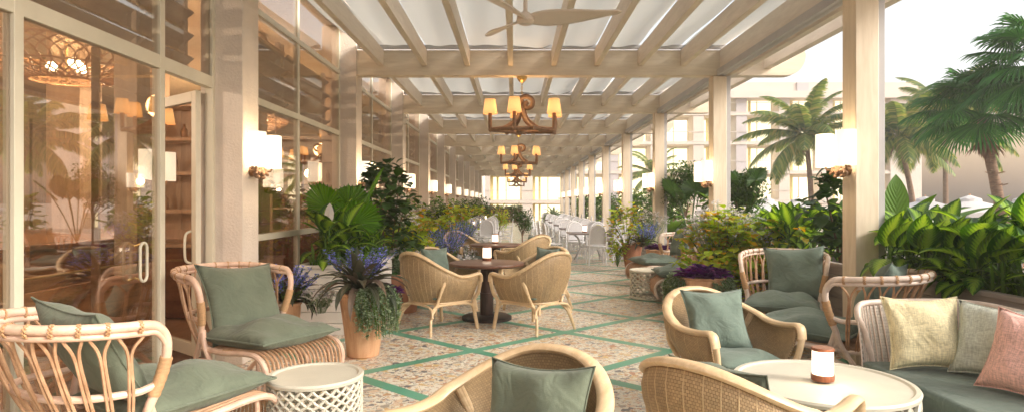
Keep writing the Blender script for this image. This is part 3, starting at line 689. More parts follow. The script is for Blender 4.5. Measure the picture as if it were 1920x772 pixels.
# ------------------------------------------------------------------ furniture
def pillow_mb(w_, h_, t_, seed=0, n=18, pinch=.15, wr=.012):
    r_ = random.Random(seed); ph = [r_.uniform(0, 6) for _ in range(6)]
    b = MB()
    def side(sg):
        def fn(u, v):
            a, c = u*2-1, v*2-1
            x = a*(w_/2)*(1-pinch*(1-c*c)*abs(a)**1.5*.9); y = c*(h_/2)*(1-pinch*(1-a*a)*abs(c)**1.5*.9)
            prof = ((1-abs(a)**3.2)*(1-abs(c)**3.2))**.62
            wob = wr*prof*(math.sin(5*a+ph[0]+2*c)+math.sin(6*c+ph[1]-3*a)*.8+math.sin(9*a*c+ph[2])*.6)
            rad = math.atan2(c, a); edge = max(abs(a), abs(c)); wob += wr*.7*math.sin(rad*11+ph[3])*(edge**2)*(1-edge)*3*(1 if (abs(a*c) > .3) else .3)
            return (x, y, sg*(t_/2*prof+wob*(1 if sg > 0 else .3)))
        return fn
    b.grid(side(1), n, n); n0 = len(b.v); b.grid(side(-1), n, n)
    # flip the lower faces
    for i in range(len(b.f)//2, len(b.f)): b.f[i] = b.f[i][::-1]
    return b
def piping_mb(w_, h_, pinch=.15, r_=.006):
    b = MB(); pts = []
    for i in range(48):
        s = i/48*4; k = int(s); f = (s-k)*2-1
        a, c = [(f, -1), (1, f), (-f, 1), (-1, -f)][k]
        x = a*(w_/2)*(1-pinch*(1-c*c)*abs(a)**1.5*.9); y = c*(h_/2)*(1-pinch*(1-a*a)*abs(c)**1.5*.9); pts.append((x, y, 0))
    b.tube(pts, r_, 6, closed=True); return b
def merge_weld(o, d=.0008):
    m = o.modifiers.new('weld', 'WELD'); m.merge_threshold = d; return o
_pillow_meshes = {}
def pillow(label, mat, size, th, loc, rot, seed=0, group=None, name='throw_pillow'):
    """rot = Euler; pillow plane local xy, thickness z"""
    key = (mat, round(size, 2), seed)
    o = pillow_mb(size, size, th, seed).build(name, MT[mat]); merge_weld(o)
    p = piping_mb(size, size, r_=.005).build('seam_piping', MT[mat], o)
    o.location = loc; o.rotation_mode = 'QUATERNION'; o.rotation_quaternion = rot
    tag(o, label, 'pillow', group); return o
def lean(facing, tilt, roll=0):
    """pillow standing on its edge, its face looking along facing, top leaned back by tilt"""
    f = Matrix.Rotation(facing, 3, 'Z')
    # local: z(normal)->+x ; y(up)->z ; x -> y
    base = Matrix(((0, 0, 1), (1, 0, 0), (0, 1, 0)))
    return (f @ Matrix.Rotation(-tilt, 3, 'Y') @ base @ Matrix.Rotation(roll, 3, 'Z')).to_quaternion()

# --- rattan lounge chair -------------------------------------------------
def rim_xyz(a):
    """a -1..1 round the rim: tips at x=0"""
    s = abs(a); sg = 1 if a >= 0 else -1
    th = s*PI/2*1.0
    x = -.50*math.cos(th)**.8 if s < 1 else 0.0
    y = sg*.45*math.sin(th)**.75
    z = .975-.035*s*s
    return Vector((x, y, z))
def low_xyz(a):
    s = abs(a); sg = 1 if a >= 0 else -1; th = s*PI/2
    return Vector((-.24*math.cos(th)**.8+.02, sg*.335*math.sin(th)**.75, .36))
def rattan_chair(mr, mc, tone):
    t = thing('rattan_lounge_chair', '', 'lounge chair', group='curved rattan lounge chairs')
    MR = MT[mr]
    b = MB()
    for off, r_ in ((0, .024), (-.03, .016)):
        pts = [rim_xyz(-1+2*i/30)*(1+off*.3)+Vector((0, 0, off)) for i in range(31)]
        drop = []
        for s in (-1, 1):
            d = [Vector((.055, s*.45, .925+off)), Vector((.105, s*.44, .86+off)), Vector((.115, s*.425, .76)), Vector((.09, s*.40, .62)), Vector((.05, s*.375, .50)), Vector((.06, s*.36, .40)), Vector((.16, s*.36, .37)), Vector((.40, s*.36, .375))]
            drop.append(d)
        pts = [*drop[0][::-1], *pts, *drop[1]]
        b.tube(bez(pts, 3), r_, 10)
    b.build('rim', MR, t)
    b = MB()
    pts = [rim_xyz(-1+2*i/24).lerp(low_xyz(-1+2*i/24), .58) for i in range(25)]
    pts = [Vector((.09, -.405, .63)), *pts, Vector((.09, .405, .63))]
    b.tube(bez(pts, 2), .019, 8); b.build('middle_hoop', MR, t)
    b = MB(); pts = [low_xyz(-1+2*i/24) for i in range(25)]; pts = [Vector((.10, -.36, .37)), *pts, Vector((.10, .36, .37))]
    b.tube(bez(pts, 2), .017, 8); b.build('seat_hoop', MR, t)
    # spindles: pairs that open into arches below the rim
    ns = 13; A = [-.94+1.88*i/(ns-1) for i in range(ns)]; st = 1.88/(ns-1)
    for i, a in enumerate(A):
        b = MB()
        for s in (-1, 1):
            aa = max(-1, min(1, a+s*st*.45))
            top = rim_xyz(aa).lerp(low_xyz(aa), .035); q = rim_xyz(max(-1, min(1, a+s*st*.36))).lerp(low_xyz(a), .10)
            k = rim_xyz(a).lerp(low_xyz(a), .24); tn = (rim_xyz(min(1, a+.02))-rim_xyz(max(-1, a-.02))).normalized()*s*.009
            m2 = rim_xyz(a).lerp(low_xyz(a), .58)+tn; m2 += Vector((m2.x, m2.y, 0)).normalized()*.018
            lo = low_xyz(a)+tn
            b.tube(bez([top, q, k+tn, m2, lo], 5), .0078, 6)
        b.build('spindle', MT['rattan_dark'], t)
    # cane bindings
    for a in [-.98+1.96*i/13 for i in range(14)]:
        b = MB()
        c = rim_xyz(a); tn = (rim_xyz(min(1, a+.03))-rim_xyz(max(-1, a-.03))).normalized()
        x = tn.cross(Vector((0, 0, 1))).normalized(); y = x.cross(tn)
        b.tube([c+tn*(.009*math.sin(w2*.5*11))+x*.027*math.cos(w2)+y*(.030*math.sin(w2))-Vector((0, 0, .006)) for w2 in [4*PI*j/24 for j in range(24)]], .0045, 5, closed=True)
        b.build('cane_binding', MT['wrap'], t)
    for s in (-1, 1):
        P = [Vector((.115, s*.425, .76)), Vector((.10, s*.408, .67)), Vector((.07, s*.388, .57))]
        b = MB(); b.tube(bez(P, 6), [.030+.0025*(i % 2) for i in range(13)], 10); b.build('arm_wrap', MT['wrap'], t)
        P = [Vector((.32, s*.36, .376)), Vector((.40, s*.36, .376))]; b = MB(); b.tube(P, .024, 10); b.build('rail_wrap', MT['wrap'], t)
    # seat: side rails, front curl, rods
    b = MB()
    for s in (-1, 1):
        b.tube(bez([(.04, s*.36, .375), (.30, s*.37, .370), (.62, s*.375, .40), (.76, s*.375, .385), (.835, s*.37, .31), (.84, s*.36, .22), (.80, s*.35, .12)], 5), .021, 9)
    b.tube([(.80, -.35, .13), (.80, .35, .13)], .015, 8); b.tube([(.60, -.36, .385), (.60, .36, .385)], .014, 8); b.tube([(.2, -.36, .36), (.2, .36, .36)], .014, 8)
    b.build('seat_rail', MR, t)
    b = MB(); nr = 19
    for i in range(nr):
        y = -.335+.67*i/(nr-1)
        b.tube(bez([(-.16, y*.8, .375), (.25, y, .385), (.62, y, .412), (.765, y, .395), (.835, y, .325), (.845, y, .22), (.80, y, .13)], 4), .0095, 6)
    b.build('seat_rod', MT['rattan_dark'], t)
    for s in (-1, 1):
        b = MB(); b.tube(bez([(.06, s*.37, .52), (.12, s*.38, .36), (.28, s*.38, .20), (.50, s*.38, .04), (.56, s*.38, .0)], 6), .02, 9)
        b.build('front_leg', MR, t)
        b = MB(); b.tube(bez([(.07, s*.385, .56), (.0, s*.37, .38), (-.14, s*.34, .18), (-.34, s*.33, .0)], 6), .02, 9); b.build('rear_leg', MR, t)
        b = MB(); b.tube(bez([(.50, s*.385, .05), (.36, s*.39, .20), (.12, s*.39, .29), (-.10, s*.37, .22), (-.28, s*.345, .05)], 6), .017, 8); b.build('arch_brace', MR, t)
        for xx in (.70,):
            b = MB(); b.tube([(xx, s*.34, .38), (xx+.03, s*.34, .0)], .014, 8); b.build('front_prop', MR, t)
    c = pillow_mb(.82, .74, .21, 3, 26, .04, .017); 
    o = c.build('seat_cushion', MT[mc], t); merge_weld(o); o.location = (.40, 0, .47); o.rotation_euler = (0, R(-2), 0)
    p = piping_mb(.82, .74, .04, .008).build('seam_piping', MT[mc], o)
    return t
ra = rattan_chair('rattan', 'sage', 0)
rb_ = rattan_chair('rattan_pale', 'sage2', 0)
def put_chair(proto, x, y, deg, label, pl, pm, first, psz=.60, ptilt=22, pback=-.17, proll=0, seed=1, pside=0, pz=.80):
    o = place(proto, (x, y, 0), R(deg), label)
    f = Vector((math.cos(R(deg)), math.sin(R(deg)), 0)); l = Vector((-f.y, f.x, 0))
    q = Vector((x, y, pz))+f*pback+l*pside
    pillow(pl, pm, psz, .20, q, lean(R(deg), R(ptilt), R(proll)), seed, 'sage pillows on the lounge chairs')
    return o
put_chair(ra, -2.18, 3.36, 58, 'pink toned rattan lounge chair at the front left corner, seen from behind', 'sage green pillow in the rattan chair at the front left corner', 'sage', 0, .62, 30, -.04, 4, 11, -.03, .76)
put_chair(ra, -2.34, 5.45, -32, 'pink toned rattan lounge chair facing right in front of the stucco column', 'large sage green pillow in the rattan chair by the stucco column', 'sage', 0, .72, 28, -.02, -4, 12, .05, .685)
put_chair(rb_, 3.0, 7.15, -115, 'pale rattan lounge chair in front of the yellow leaved plants', 'square sage pillow in the chair before the yellow leaved plants', 'sage2', 0, .64, 20, -.08, 4, 13, .12, .74)
put_chair(rb_, 2.85, 5.30, 135, 'pale rattan lounge chair seen from behind at the foot of the near post', 'sage blue pillow poking above the chair at the foot of the near post', 'sage2', 0, .58, 28, -.16, 6, 14)
put_chair(rb_, 3.00, 11.9, -165, 'pale rattan lounge chair farthest off beside the little drum table', 'sage pillow in the farthest rattan chair', 'sage2', 0, .56, 18, -.10, 0, 15)
put_chair(rb_, 2.95, 9.75, 175, 'pale rattan lounge chair half hidden behind the yellow leaved plants', 'sage pillow in the rattan chair half hidden by the plants', 'sage2', 0, .56, 18, -.10, 0, 16)

# --- woven tub armchair ---------------------------------------------------
def tub_rim(a, armz, topz):
    s = abs(a); sg = 1 if a >= 0 else -1; th = s*PI/2
    if s < .78:
        q = s/.78; x = -.38+.40*(1-math.cos(q*PI/2)); y = .41*math.sin(q*PI/2)**.85
    else:
        q = (s-.78)/.22; x = .02+.33*q; y = .41-.015*q
    zz = armz+(topz-armz)*(.5+.5*math.cos(min(1, s/.86)*PI)) - (.02*math.sin(PI*min(1, max(0, (s-.7)/.3))))
    return Vector((x, sg*y, zz))
def tub_low(a):
    s = abs(a); sg = 1 if a >= 0 else -1
    if s < .7:
        q = s/.7; x = -.25+.25*(1-math.cos(q*PI/2)); y = .27*math.sin(q*PI/2)**.85
    else:
        q = (s-.7)/.3; x = .0+.31*q; y = .27+.03*q
    return Vector((x, sg*y, .335))
def tub_chair(armz, topz, name, cat, cushion=True):
    t = thing(name, '', cat)
    N = 44
    b = MB(); rim = [tub_rim(-1+2*i/N, armz, topz) for i in range(N+1)]
    fronts = {}
    ends = []
    for s in (-1, 1):
        e = [Vector((.385, s*.392, armz-.02)), Vector((.40, s*.385, armz-.09)), Vector((.385, s*.355, armz-.22)), Vector((.355, s*.315, .34))]
        ends.append(e)
    pts = [*ends[0][::-1][2:], *rim, *ends[1][:2]]
    b.tube(bez(pts, 2), .030, 12, flat=(1.25, .72)); b.build('rim', MT['honey'], t)
    for s, e in zip((-1, 1), ends):
        b = MB(); b.tube(bez([e[1]+Vector((0, 0, .01)), e[2], e[3], Vector((.35, s*.315, .26)), Vector((.385, s*.345, 0))], 5), [.024]*6+[.024]*15 if False else .0235, 10); b.build('front_leg', MT['honey'], t)
        b = MB()
        for d in (0, .035):
            top = tub_rim(s*(.60+d*.6), armz, topz)-Vector((0, 0, .02)); l0 = tub_low(s*.42)
            b.tube(bez([top, top.lerp(l0, .5)+Vector((-.05, s*.045, 0)), l0+Vector((-.03-d*.3, s*(.03), -.02)), Vector((-.285+d*.2, s*(.285-d*.2), .20)), Vector((-.335, s*.335, 0))], 6), .0165, 9)
        b.build('rear_leg', MT['honey'], t)
        b = MB(); b.tube(bez([(.365, s*.33, .20), (.30, s*.305, .295), (0, s*.285, .315), (-.22, s*.265, .295), (-.295, s*.295, .19)], 6), .014, 8); b.build('side_brace', MT['honey'], t)
    for sx in (-1, 1):
        b = MB(); x = .36 if sx > 0 else -.295; b.tube(bez([(x, -.32, .19), (x*.93, -.25, .295), (x*.88, 0, .315), (x*.93, .25, .295), (x, .32, .19)], 6), .014, 8); b.build('cross_brace', MT['honey'], t)
    b = MB()
    def fn(u, v):
        a = -1+2*u; p = tub_rim(a, armz, topz)-Vector((0, 0, .012)); q = tub_low(a)
        r = p.lerp(q, v); o = Vector((r.x-.1, r.y, 0)); 
        if o.length > 1e-4: r += o.normalized()*.055*math.sin(PI*v**.8)*(1 if abs(a) < .8 else (1-abs(a))/.2*.7+.3)
        return r
    b.grid(fn, 60, 14); b.build('woven_shell', MT['wicker'], t, solid=.014)
    # raised ribs of cane on the shell
    b = MB()
    for i in range(23):
        a = -.92+1.84*i/22
        pts = []
        for j in range(7):
            v = j/6; r = Vector(fn((a+1)/2, v)); o = Vector((r.x-.1, r.y, 0)).normalized(); pts.append(r+o*.009)
        b.tube(pts, .0028, 5)
    b.build('cane_rib', MT['caneline'], t)
    b = MB(); low = [tub_low(-1+2*i/24) for i in range(25)]; b.tube(low+[Vector((.32, .2, .335)), Vector((.33, 0, .335)), Vector((.32, -.2, .335))], .017, 8, closed=True)
    b.build('seat_ring', MT['honey'], t)
    b = MB(); ol = [(p.x, p.y) for p in [tub_low(-1+2*i/20) for i in range(21)]]; b.prism(ol, 'z', .325, .345); b.build('woven_seat', MT['wicker'], t)
    if cushion:
        o = pillow_mb(.60, .55, .13, 5, 16, .02, .006).build('seat_cushion', MT['sage2'], t); merge_weld(o); o.location = (.07, 0, .395)
    return t
tl = tub_chair(.64, .84, 'tub_armchair', 'armchair')
td = tub_chair(.645, .90, 'tub_armchair', 'armchair')
def put_tub(proto, x, y, deg, label, pl=None, pm='sage2', psz=.50, ptilt=18, pback=-.14, group=None, sc_=None, seed=1, pz=.66, proll=0, pside=0, pf=0):
    o = place(proto, (x, y, 0), R(deg), label, group, sc_)
    if pl:
        f = Vector((math.cos(R(deg)), math.sin(R(deg)), 0)); l = Vector((-f.y, f.x, 0))
        pillow(pl, pm, psz, .17, Vector((x, y, pz))+f*pback+l*pside, lean(R(deg+pf), R(ptilt), R(proll)), seed, 'sage pillows on the woven armchairs')
    return o
G1 = 'honey woven lounge armchairs'; G2 = 'honey woven armchairs round the tables'
put_tub(tl, 1.57, 4.85, -68, 'honey woven armchair with its sage seat facing the round white table', 'sage pillow in the woven armchair facing the white table', psz=.50, ptilt=26, group=G1, seed=21, pz=.635, pback=-.06, pf=-16)
put_tub(tl, -.02, 2.74, 234, 'honey woven armchair at the bottom centre edge of the picture', 'sage pillow in the armchair at the bottom centre edge', 'sage', .54, 18, -.08, G1, None, 22, .575, 4, .07)
put_tub(tl, 1.03, 3.0, 40, 'honey woven armchair seen from behind, drawn up to the round white table', 'olive sage pillow sunk in the armchair seen from behind', 'sage', .50, 35, -.02, G1, None, 23, .60, 0)
TX, TY = -.37, 8.49
put_tub(td, -.97, 7.80, 46, 'honey woven armchair at the near left of the first dark dining table', group=G2, scale=None) if False else place(td, (-.97, 7.80, 0), R(46), 'honey woven armchair at the near left of the first dark dining table', G2, (1, 1, 1.05))
place(td, (.26, 7.80, 0), R(134), 'honey woven armchair at the near right of the first dark dining table', G2, (1, 1, 1.05))
put_tub(td, -1.05, 9.15, -50, 'honey woven armchair at the far left of the first dark dining table', 'sage pillow in the armchair at the far left of the first dining table', psz=.46, ptilt=14, group=G2, sc_=(1, 1, .97), seed=24, pz=.66)
put_tub(td, .36, 9.25, 225, 'honey woven armchair at the far right of the first dark dining table', 'sage pillow in the armchair at the far right of the first dining table', psz=.46, ptilt=14, group=G2, sc_=(1, 1, .97), seed=25, pz=.66)
T2X, T2Y = -.36, 12.3
place(td, (.20, 11.55, 0), R(135), 'honey woven armchair at the near right of the second dark dining table', G2)
put_tub(td, .30, 12.9, 222, 'honey woven armchair at the far right of the second dark dining table', 'sage pillow in the armchair at the second dining table', psz=.46, ptilt=14, group=G2, sc_=(1, 1, .97), seed=26, pz=.66)
place(td, (-1.0, 12.9, 0), R(-48), 'honey woven armchair at the far left of the second dark dining table', G2)

# --- dark dining tables ---------------------------------------------------
dt = thing('dining_table', '', 'table', group='round dark dining tables')
b = MB(); b.lathe([(.0, .70), (.46, .70), (.495, .715), (.50, .73), (.495, .745), (.48, .75), (0, .75)], 56, cap=False); b.build('tabletop', MT['walnut'], dt)
b = MB(); b.lathe([(.09, .06), (.09, .35), (.082, .352), (.082, .70)], 20); b.build('pedestal', MT['pedestal'], dt)
b = MB(); b.lathe([(.33, 0), (.33, .035), (.30, .05), (.12, .06), (.0, .06)], 40); b.build('base_disc', MT['darkbase'], dt)
place(dt, (TX, TY, 0), 0, 'round dark walnut pedestal table nearest the camera'); place(dt, (T2X, T2Y, 0), 0, 'round dark walnut pedestal table behind the first one')
# lanterns
ln = thing('table_lantern', '', 'lantern', group='small glowing table lanterns')
b = MB(); b.lathe([(.0, 0), (.062, 0), (.064, .008), (.064, .034), (.0, .034)], 28, cap=False); b.build('base', MT['lampwood'], ln)
b = MB(); b.lathe([(.0, .035), (.058, .035), (.058, .172), (0, .172)], 28, cap=False); b.build('glass', MT['lantern'], ln)
b = MB(); b.lathe([(.0, .172), (.062, .173), (.064, .18), (.060, .190), (0, .190)], 28, cap=False); b.build('lid', MT['lampwood'], ln)
place(ln, (1.80, 3.74, .503), 0, 'glowing table lantern with wooden base and lid on the round white table')
place(ln, (TX-.01, TY+.28, .752), 0, 'glowing table lantern on the first dark dining table')
place(ln, (T2X-.02, T2Y+.1, .752), 0, 'glowing table lantern on the second dark dining table')
point((1.80, 3.62, .62), .8, (1, .75, .45), .06)

# --- pierced drum tables --------------------------------------------------
def drum(name, r_, h_, cols, rows, label, loc, lip=.012, wd=.010):
    t = thing(name, label, 'side table', loc, group=None)
    b = MB(); b.lathe([(0, h_-.035), (r_-.01, h_-.035), (r_+.008, h_-.03), (r_+.012, h_-.012), (r_+.004, h_), (r_-.02, h_), (r_-.032, h_-.010), (0, h_-.010)], 64, cap=False); b.build('top', MT['tablewhite'], t)
    b = MB(); z0, z1 = .03, h_-.035
    rh = (z1-z0)/rows
    for i in range(cols*1):
        for sg in (1, -1):
            pts = []
            n = rows*6
            for j in range(n+1):
                z = z0+(z1-z0)*j/n; q = j/6
                # zigzag arcs: weaving between neighbouring column lines -> petals
                tri = abs((q % 2)-1); a = (i+sg*(.5-tri)*1.0*(1))*2*PI/cols; a += sg*.18*math.sin(PI*(q % 1))*2*PI/cols*(1 if int(q) % 2 else -1)*-1
                pts.append((r_*math.cos(a)*.985, r_*math.sin(a)*.985, z))
            b.tube(pts, wd, 6, cap=False, flat=(.6, 1.25) if False else None)
    b.build('pierced_side', MT['tablewhite'], t)
    b = MB()
    for z in (.018, ): b.tube([(r_*math.cos(a), r_*math.sin(a), z) for a in [2*PI*k/64 for k in range(64)]], .017, 8, closed=True)
    b.build('foot_ring', MT['tablewhite'], t)
    return t
drum('drum_table', .29, .45, 26, 7, 'cream drum side table with pierced diamond side in front of the left rattan chairs', (-1.27, 4.08, 0), wd=.0095)
drum('drum_table', .33, .46, 18, 5, 'small pale drum side table beside the potted purple cabbages', (2.20, 10.35, 0), wd=.011)
drum('coffee_table', .49, .50, 22, 4, 'large round cream coffee table carrying a lantern, in front of the sofa', (1.80, 3.75, 0), wd=.016)

# --- sofa -----------------------------------------------------------------
sf = thing('rattan_sofa', 'pale woven rattan sofa with sage seat along the right planter', 'sofa', (0, 0, 0))
X0, X1, YE, YN = 2.42, 3.30, 4.66, 1.2
def sofa_rim(q, z):
    P = [(X0+.04, YE-.10), (X0+.10, YE-.02), (X0+.30, YE), (X0+.55, YE-.0), (X1-.14, YE-.06), (X1-.02, YE-.22), (X1, YE-.5), (X1, YE-1.2), (X1, YN)]
    return [(x, y, z) for (x, y) in P]
b = MB(); up = bez([(X0+.16, YE-.13, .0), (X0+.12, YE-.13, .35), (X0+.06, YE-.12, .62), (X0+.02, YE-.11, .73), (X0+.06, YE-.06, .80), (X0+.20, YE-.01, .815), (X0+.5, YE, .82), (X1-.14, YE-.06, .825), (X1-.02, YE-.22, .825), (X1, YE-.5, .82), (X1, YE-1.3, .82), (X1, YN, .82)], 6)
b.tube(up, .022, 10); b.build('rim', MT['rattan_pale'], sf)
b = MB(); dn = bez([(X0+.14, YE-.16, .30), (X0+.5, YE-.14, .30), (X1-.2, YE-.16, .30), (X1-.12, YE-.3, .30), (X1-.12, YN, .30)], 6); b.tube(dn, .02, 8); b.tube([(X0+.02, YE-.16, .22), (X0+.02, YN, .22)], .022, 8); b.tube([(X0+.02, YE-.16, .22), (X1-.12, YE-.16, .22)], .02, 8)
for yy in (YE-.18, YE-1.7, YN):
    for xx in (X0+.04, X1-.1): b.tube([(xx, yy, 0), (xx, yy, .25)], .022, 8)
b.build('base_frame', MT['rattan_pale'], sf)
top = up[18:]; nT = len(top)
def fn(u, v):
    i = u*(nT-1); k = int(min(nT-2, i)); p = Vector(top[k]).lerp(Vector(top[k+1]), i-k)
    q = Vector((min(p.x, X1)-(.10 if p.x > X1-.3 else .03), p.y-(.14 if p.y > YE-.3 else 0), .30)); r = p.lerp(q, v)
    o = Vector((r.x-(X0+.4), r.y-(YE-.8), 0)); r += Vector((.03, .03, 0))*math.sin(PI*v)*.5
    return r
b = MB(); b.grid(fn, 60, 12); b.build('woven_back', wickermat('pale_wicker', (.60, .54, .48), (.30, .25, .2), 150, 24, .07), sf, solid=.012)
b = MB(); 
for i in range(46):
    u = i/45; b.tube([Vector(fn(min(1, u+.02*v/6), v/6))+Vector((-.012, -.012, 0)) for v in range(7)], .005, 5)
b.build('back_spindle', MT['rattan_pale'], sf)
b = MB(); b.box(X0, X1-.16, YN, YE-.18, .26, .435); o = b.build('seat_cushion', MT['sage2'], sf, bevel=.035)
o.modifiers['bevel'].segments = 4
pillow('pale yellow woven pillow leaning in the far corner of the sofa', 'yellow', .48, .17, (2.71, 4.24, .675), lean(R(-98), R(16), R(1)), 31)
pillow('pale grey green woven pillow between the yellow and pink ones', 'celadon', .48, .17, (3.02, 4.00, .665), lean(R(-140), R(20), R(-2)), 32)
pillow('coral pink woven pillow on the sofa at the right edge', 'pink', .50, .17, (2.93, 3.62, .665), lean(R(-158), R(22), R(-3)), 33)

# --- white bistro chairs and grey tables -----------------------------------
bc = thing('bistro_chair', '', 'chair', group='white bistro dining chairs')
b = MB(); arch = bez([(-.21, -.205, .40), (-.245, -.205, .72), (-.26, -.17, .90), (-.27, -.07, .985), (-.272, 0, 1.0), (-.27, .07, .985), (-.26, .17, .90), (-.245, .205, .72), (-.21, .205, .40)], 5)
b.tube(arch, .017, 7); b.tube([(-.222, -.2, .52), (-.222, .2, .52)], .013, 6); b.build('back_frame', MT['bistro'], bc)
b = MB(); ol = [(p.y*.93, .5+(p.z-.5)*.97) for p in arch if p.z > .51]; b.prism(ol, 'x', -.006, .006); b.xf(Matrix.Translation((-.13, 0, 0)) @ Matrix.Rotation(R(-8), 4, 'Y')); b.build('cane_back', MT['bistroweave'], bc)
b = MB(); b.lathe([(0, .44), (.20, .44), (.23, .452), (.235, .465), (.22, .478), (0, .48)], 24, cap=False); b.build('seat', MT['bistro'], bc)
for sx in (-1, 1):
    for sy in (-1, 1):
        b = MB(); b.tube([(sx*.19, sy*.19, .45), (sx*.225, sy*.215, 0)], .015, 7); b.build('leg', MT['bistro'], bc)
b = MB()
for a in range(4):
    m = Matrix.Rotation(a*PI/2, 4, 'Z'); n0 = len(b.v); b.tube(bez([(.2, -.195, .12), (.2, -.13, .33), (.2, 0, .40), (.2, .13, .33), (.2, .195, .12)], 4), .009, 5); b.xf(m, n0)
b.tube([(.2, .2, .16), (-.2, .2, .16), (-.2, -.2, .16), (.2, -.2, .16)], .009, 5, closed=True)
b.build('arch_brace', MT['bistro'], bc)
gt = thing('terrace_table', '', 'table', group='grey topped terrace tables')
b = MB(); b.box(-.55, .55, -.42, .42, .715, .755); b.build('tabletop', MT['greytable'], gt, bevel=.012)
b = MB()
for s in (-1, 1):
    for q in (-1, 1): b.tube(bez([(s*.35, q*.32, .0), (s*.30, q*.14, .16), (s*.22, 0, .38), (s*.28, -q*.16, .60), (s*.40, -q*.26, .71)], 5), .018, 7)
b.tube([(-.22, 0, .38), (.22, 0, .38)], .016, 7); b.build('scroll_base', MT['bistroweave'], gt)
ci = 0
rows = [(1.95, 16.9, 'nearest grey table on the right'), (1.95, 19.8, 'second grey table on the right'), (1.95, 22.9, 'third grey table on the right'), (1.95, 26.2, 'fourth grey table on the right'), (1.95, 30.0, 'fifth grey table on the right'), (-1.25, 20.9, 'first grey table on the left side'), (-1.25, 24.6, 'second grey table on the left side'), (1.95, 34.5, 'sixth grey table on the right'), (-1.25, 29.5, 'third grey table on the left side')]
for i, (x, y, nm) in enumerate(rows):
    place(gt, (x, y, 0), 0, 'grey topped dining table with scroll legs, '+nm)
    seats = [(x-.25, y-.78, 90+rnd.uniform(-6, 6), 'near left'), (x+.38, y-.80, 90+rnd.uniform(-8, 8), 'near right'), (x-.25, y+.75, -90, 'far left'), (x+.38, y+.75, -90, 'far right'), (x-.95, y+.05, rnd.uniform(-6, 6), 'left end'), (x+.93, y, 180, 'right end')]
    if i == 0: seats[0] = (x+.08, y-.95, 92, 'near side'); seats[1] = (x+.62, y-.75, 110, 'near right corner'); seats[4] = (x-.92, y-.05, 8, 'left end')
    for (cx, cy, dg, sn) in seats: place(bc, (cx, cy, 0), R(dg), 'white bistro chair, %s of the %s' % (sn, nm)); 
    place(ln, (x-.1, y, .757), 0, 'glowing lantern on the '+nm)
# ------------------------------------------------------------------ plants
def leaf(b, base, az, el, L, W, droop=1.0, fold=.25, n=6, shape='ovate', twist=0, stem=0):
    """strip of a leaf: two quads across, uv u along v across"""
    p = Vector(base); h = Vector((math.cos(az), math.sin(az), 0)); sd = Vector((-h.y, h.x, 0))
    rows = []; e = el; st = L/n
    pts = []
    if stem:
        for i in range(3):
            pts.append((p.copy(), e)); p += (h*math.cos(e)+Vector((0, 0, math.sin(e))))*stem/3; e -= droop*.12
    for i in range(n+1):
        t = i/n
        if shape == 'ovate': wd = math.sin(PI*min(1, (t*.97+.03))**.72)**.8
        elif shape == 'lance': wd = math.sin(PI*(t*.94+.06)**.85)**.9
        elif shape == 'strap': wd = (min(1, t*6+.3))*(1-t**5)
        elif shape == 'round': wd = math.sqrt(max(0, 1-(2*t-1)**2))
        else: wd = 1
        wd = max(.015, wd)*W/2
        d = h*math.cos(e)+Vector((0, 0, math.sin(e))); nrm = sd.cross(d)
        s2 = sd*math.cos(twist*t)+nrm*math.sin(twist*t)
        up = -nrm if nrm.z < 0 else nrm
        rows.append((p-s2*wd+up*wd*fold, p.copy(), p+s2*wd+up*wd*fold, t))
        p = p+d*st; e -= droop/n
    k = len(b.v)
    for r in rows: b.v += [tuple(r[0]), tuple(r[1]), tuple(r[2])]
    for i in range(n):
        a = k+i*3; t0, t1 = rows[i][3], rows[i+1][3]
        b.f.append((a, a+1, a+4, a+3)); b.uv.append(((t0, 0), (t0, .5), (t1, .5), (t1, 0)))
        b.f.append((a+1, a+2, a+5, a+4)); b.uv.append(((t0, .5), (t0, 1), (t1, 1), (t1, .5)))
    if stem:
        b.tube([q[0] for q in pts]+[rows[0][1]], max(.004, W*.03), 5, cap=False)
    return rows[-1][1]
U = rnd.uniform
LF = {
 'dieff': leafmat('dieffenbachia_leaf', (.020, .075, .008), (.07, .19, .02), .28, .4, 'varieg', (.40, .60, .08)),
 'deep': leafmat('deep_green_leaf', (.016, .055, .012), (.05, .125, .022), .35, .25),
 'mid': leafmat('mid_green_leaf', (.04, .11, .012), (.12, .25, .03), .4, .35),
 'fan': leafmat('fan_palm_leaf', (.05, .18, .008), (.12, .32, .02), .35, .45),
 'lime': leafmat('coleus_leaf', (.20, .36, .02), (.46, .58, .06), .5, .4, None, (.66, .34, .05)),
 'bronze': leafmat('bronze_leaf', (.03, .05, .028), (.09, .08, .05), .45, .2, None, (.17, .12, .09)),
 'grey': leafmat('grey_green_leaf', (.14, .21, .12), (.36, .44, .28), .6, .3),
 'purple': leafmat('purple_leaf', (.03, .006, .05), (.13, .015, .16), .35, .2, None, (.14, .02, .06)),
 'blue': leafmat('blue_flower', (.14, .15, .55), (.32, .33, .80), .6, .3),
 'white': leafmat('white_flower', (.52, .50, .50), (.75, .72, .74), .6, .3),
 'bush': leafmat('bush_leaf', (.022, .065, .012), (.08, .17, .03), .5, .3),
 'palm': leafmat('coconut_leaf', (.06, .13, .03), (.20, .28, .06), .4, .5, None, (.42, .36, .12)),
 'fanpalm': leafmat('outdoor_fan_palm_leaf', (.014, .09, .014), (.05, .22, .03), .4, .3),
 'dry': leafmat('dry_frond', (.16, .09, .05), (.30, .18, .11), .8, .2),
}
def finish(b, name, mat, parent=None): return b.build(name, LF[mat] if mat in LF else MT[mat], parent)
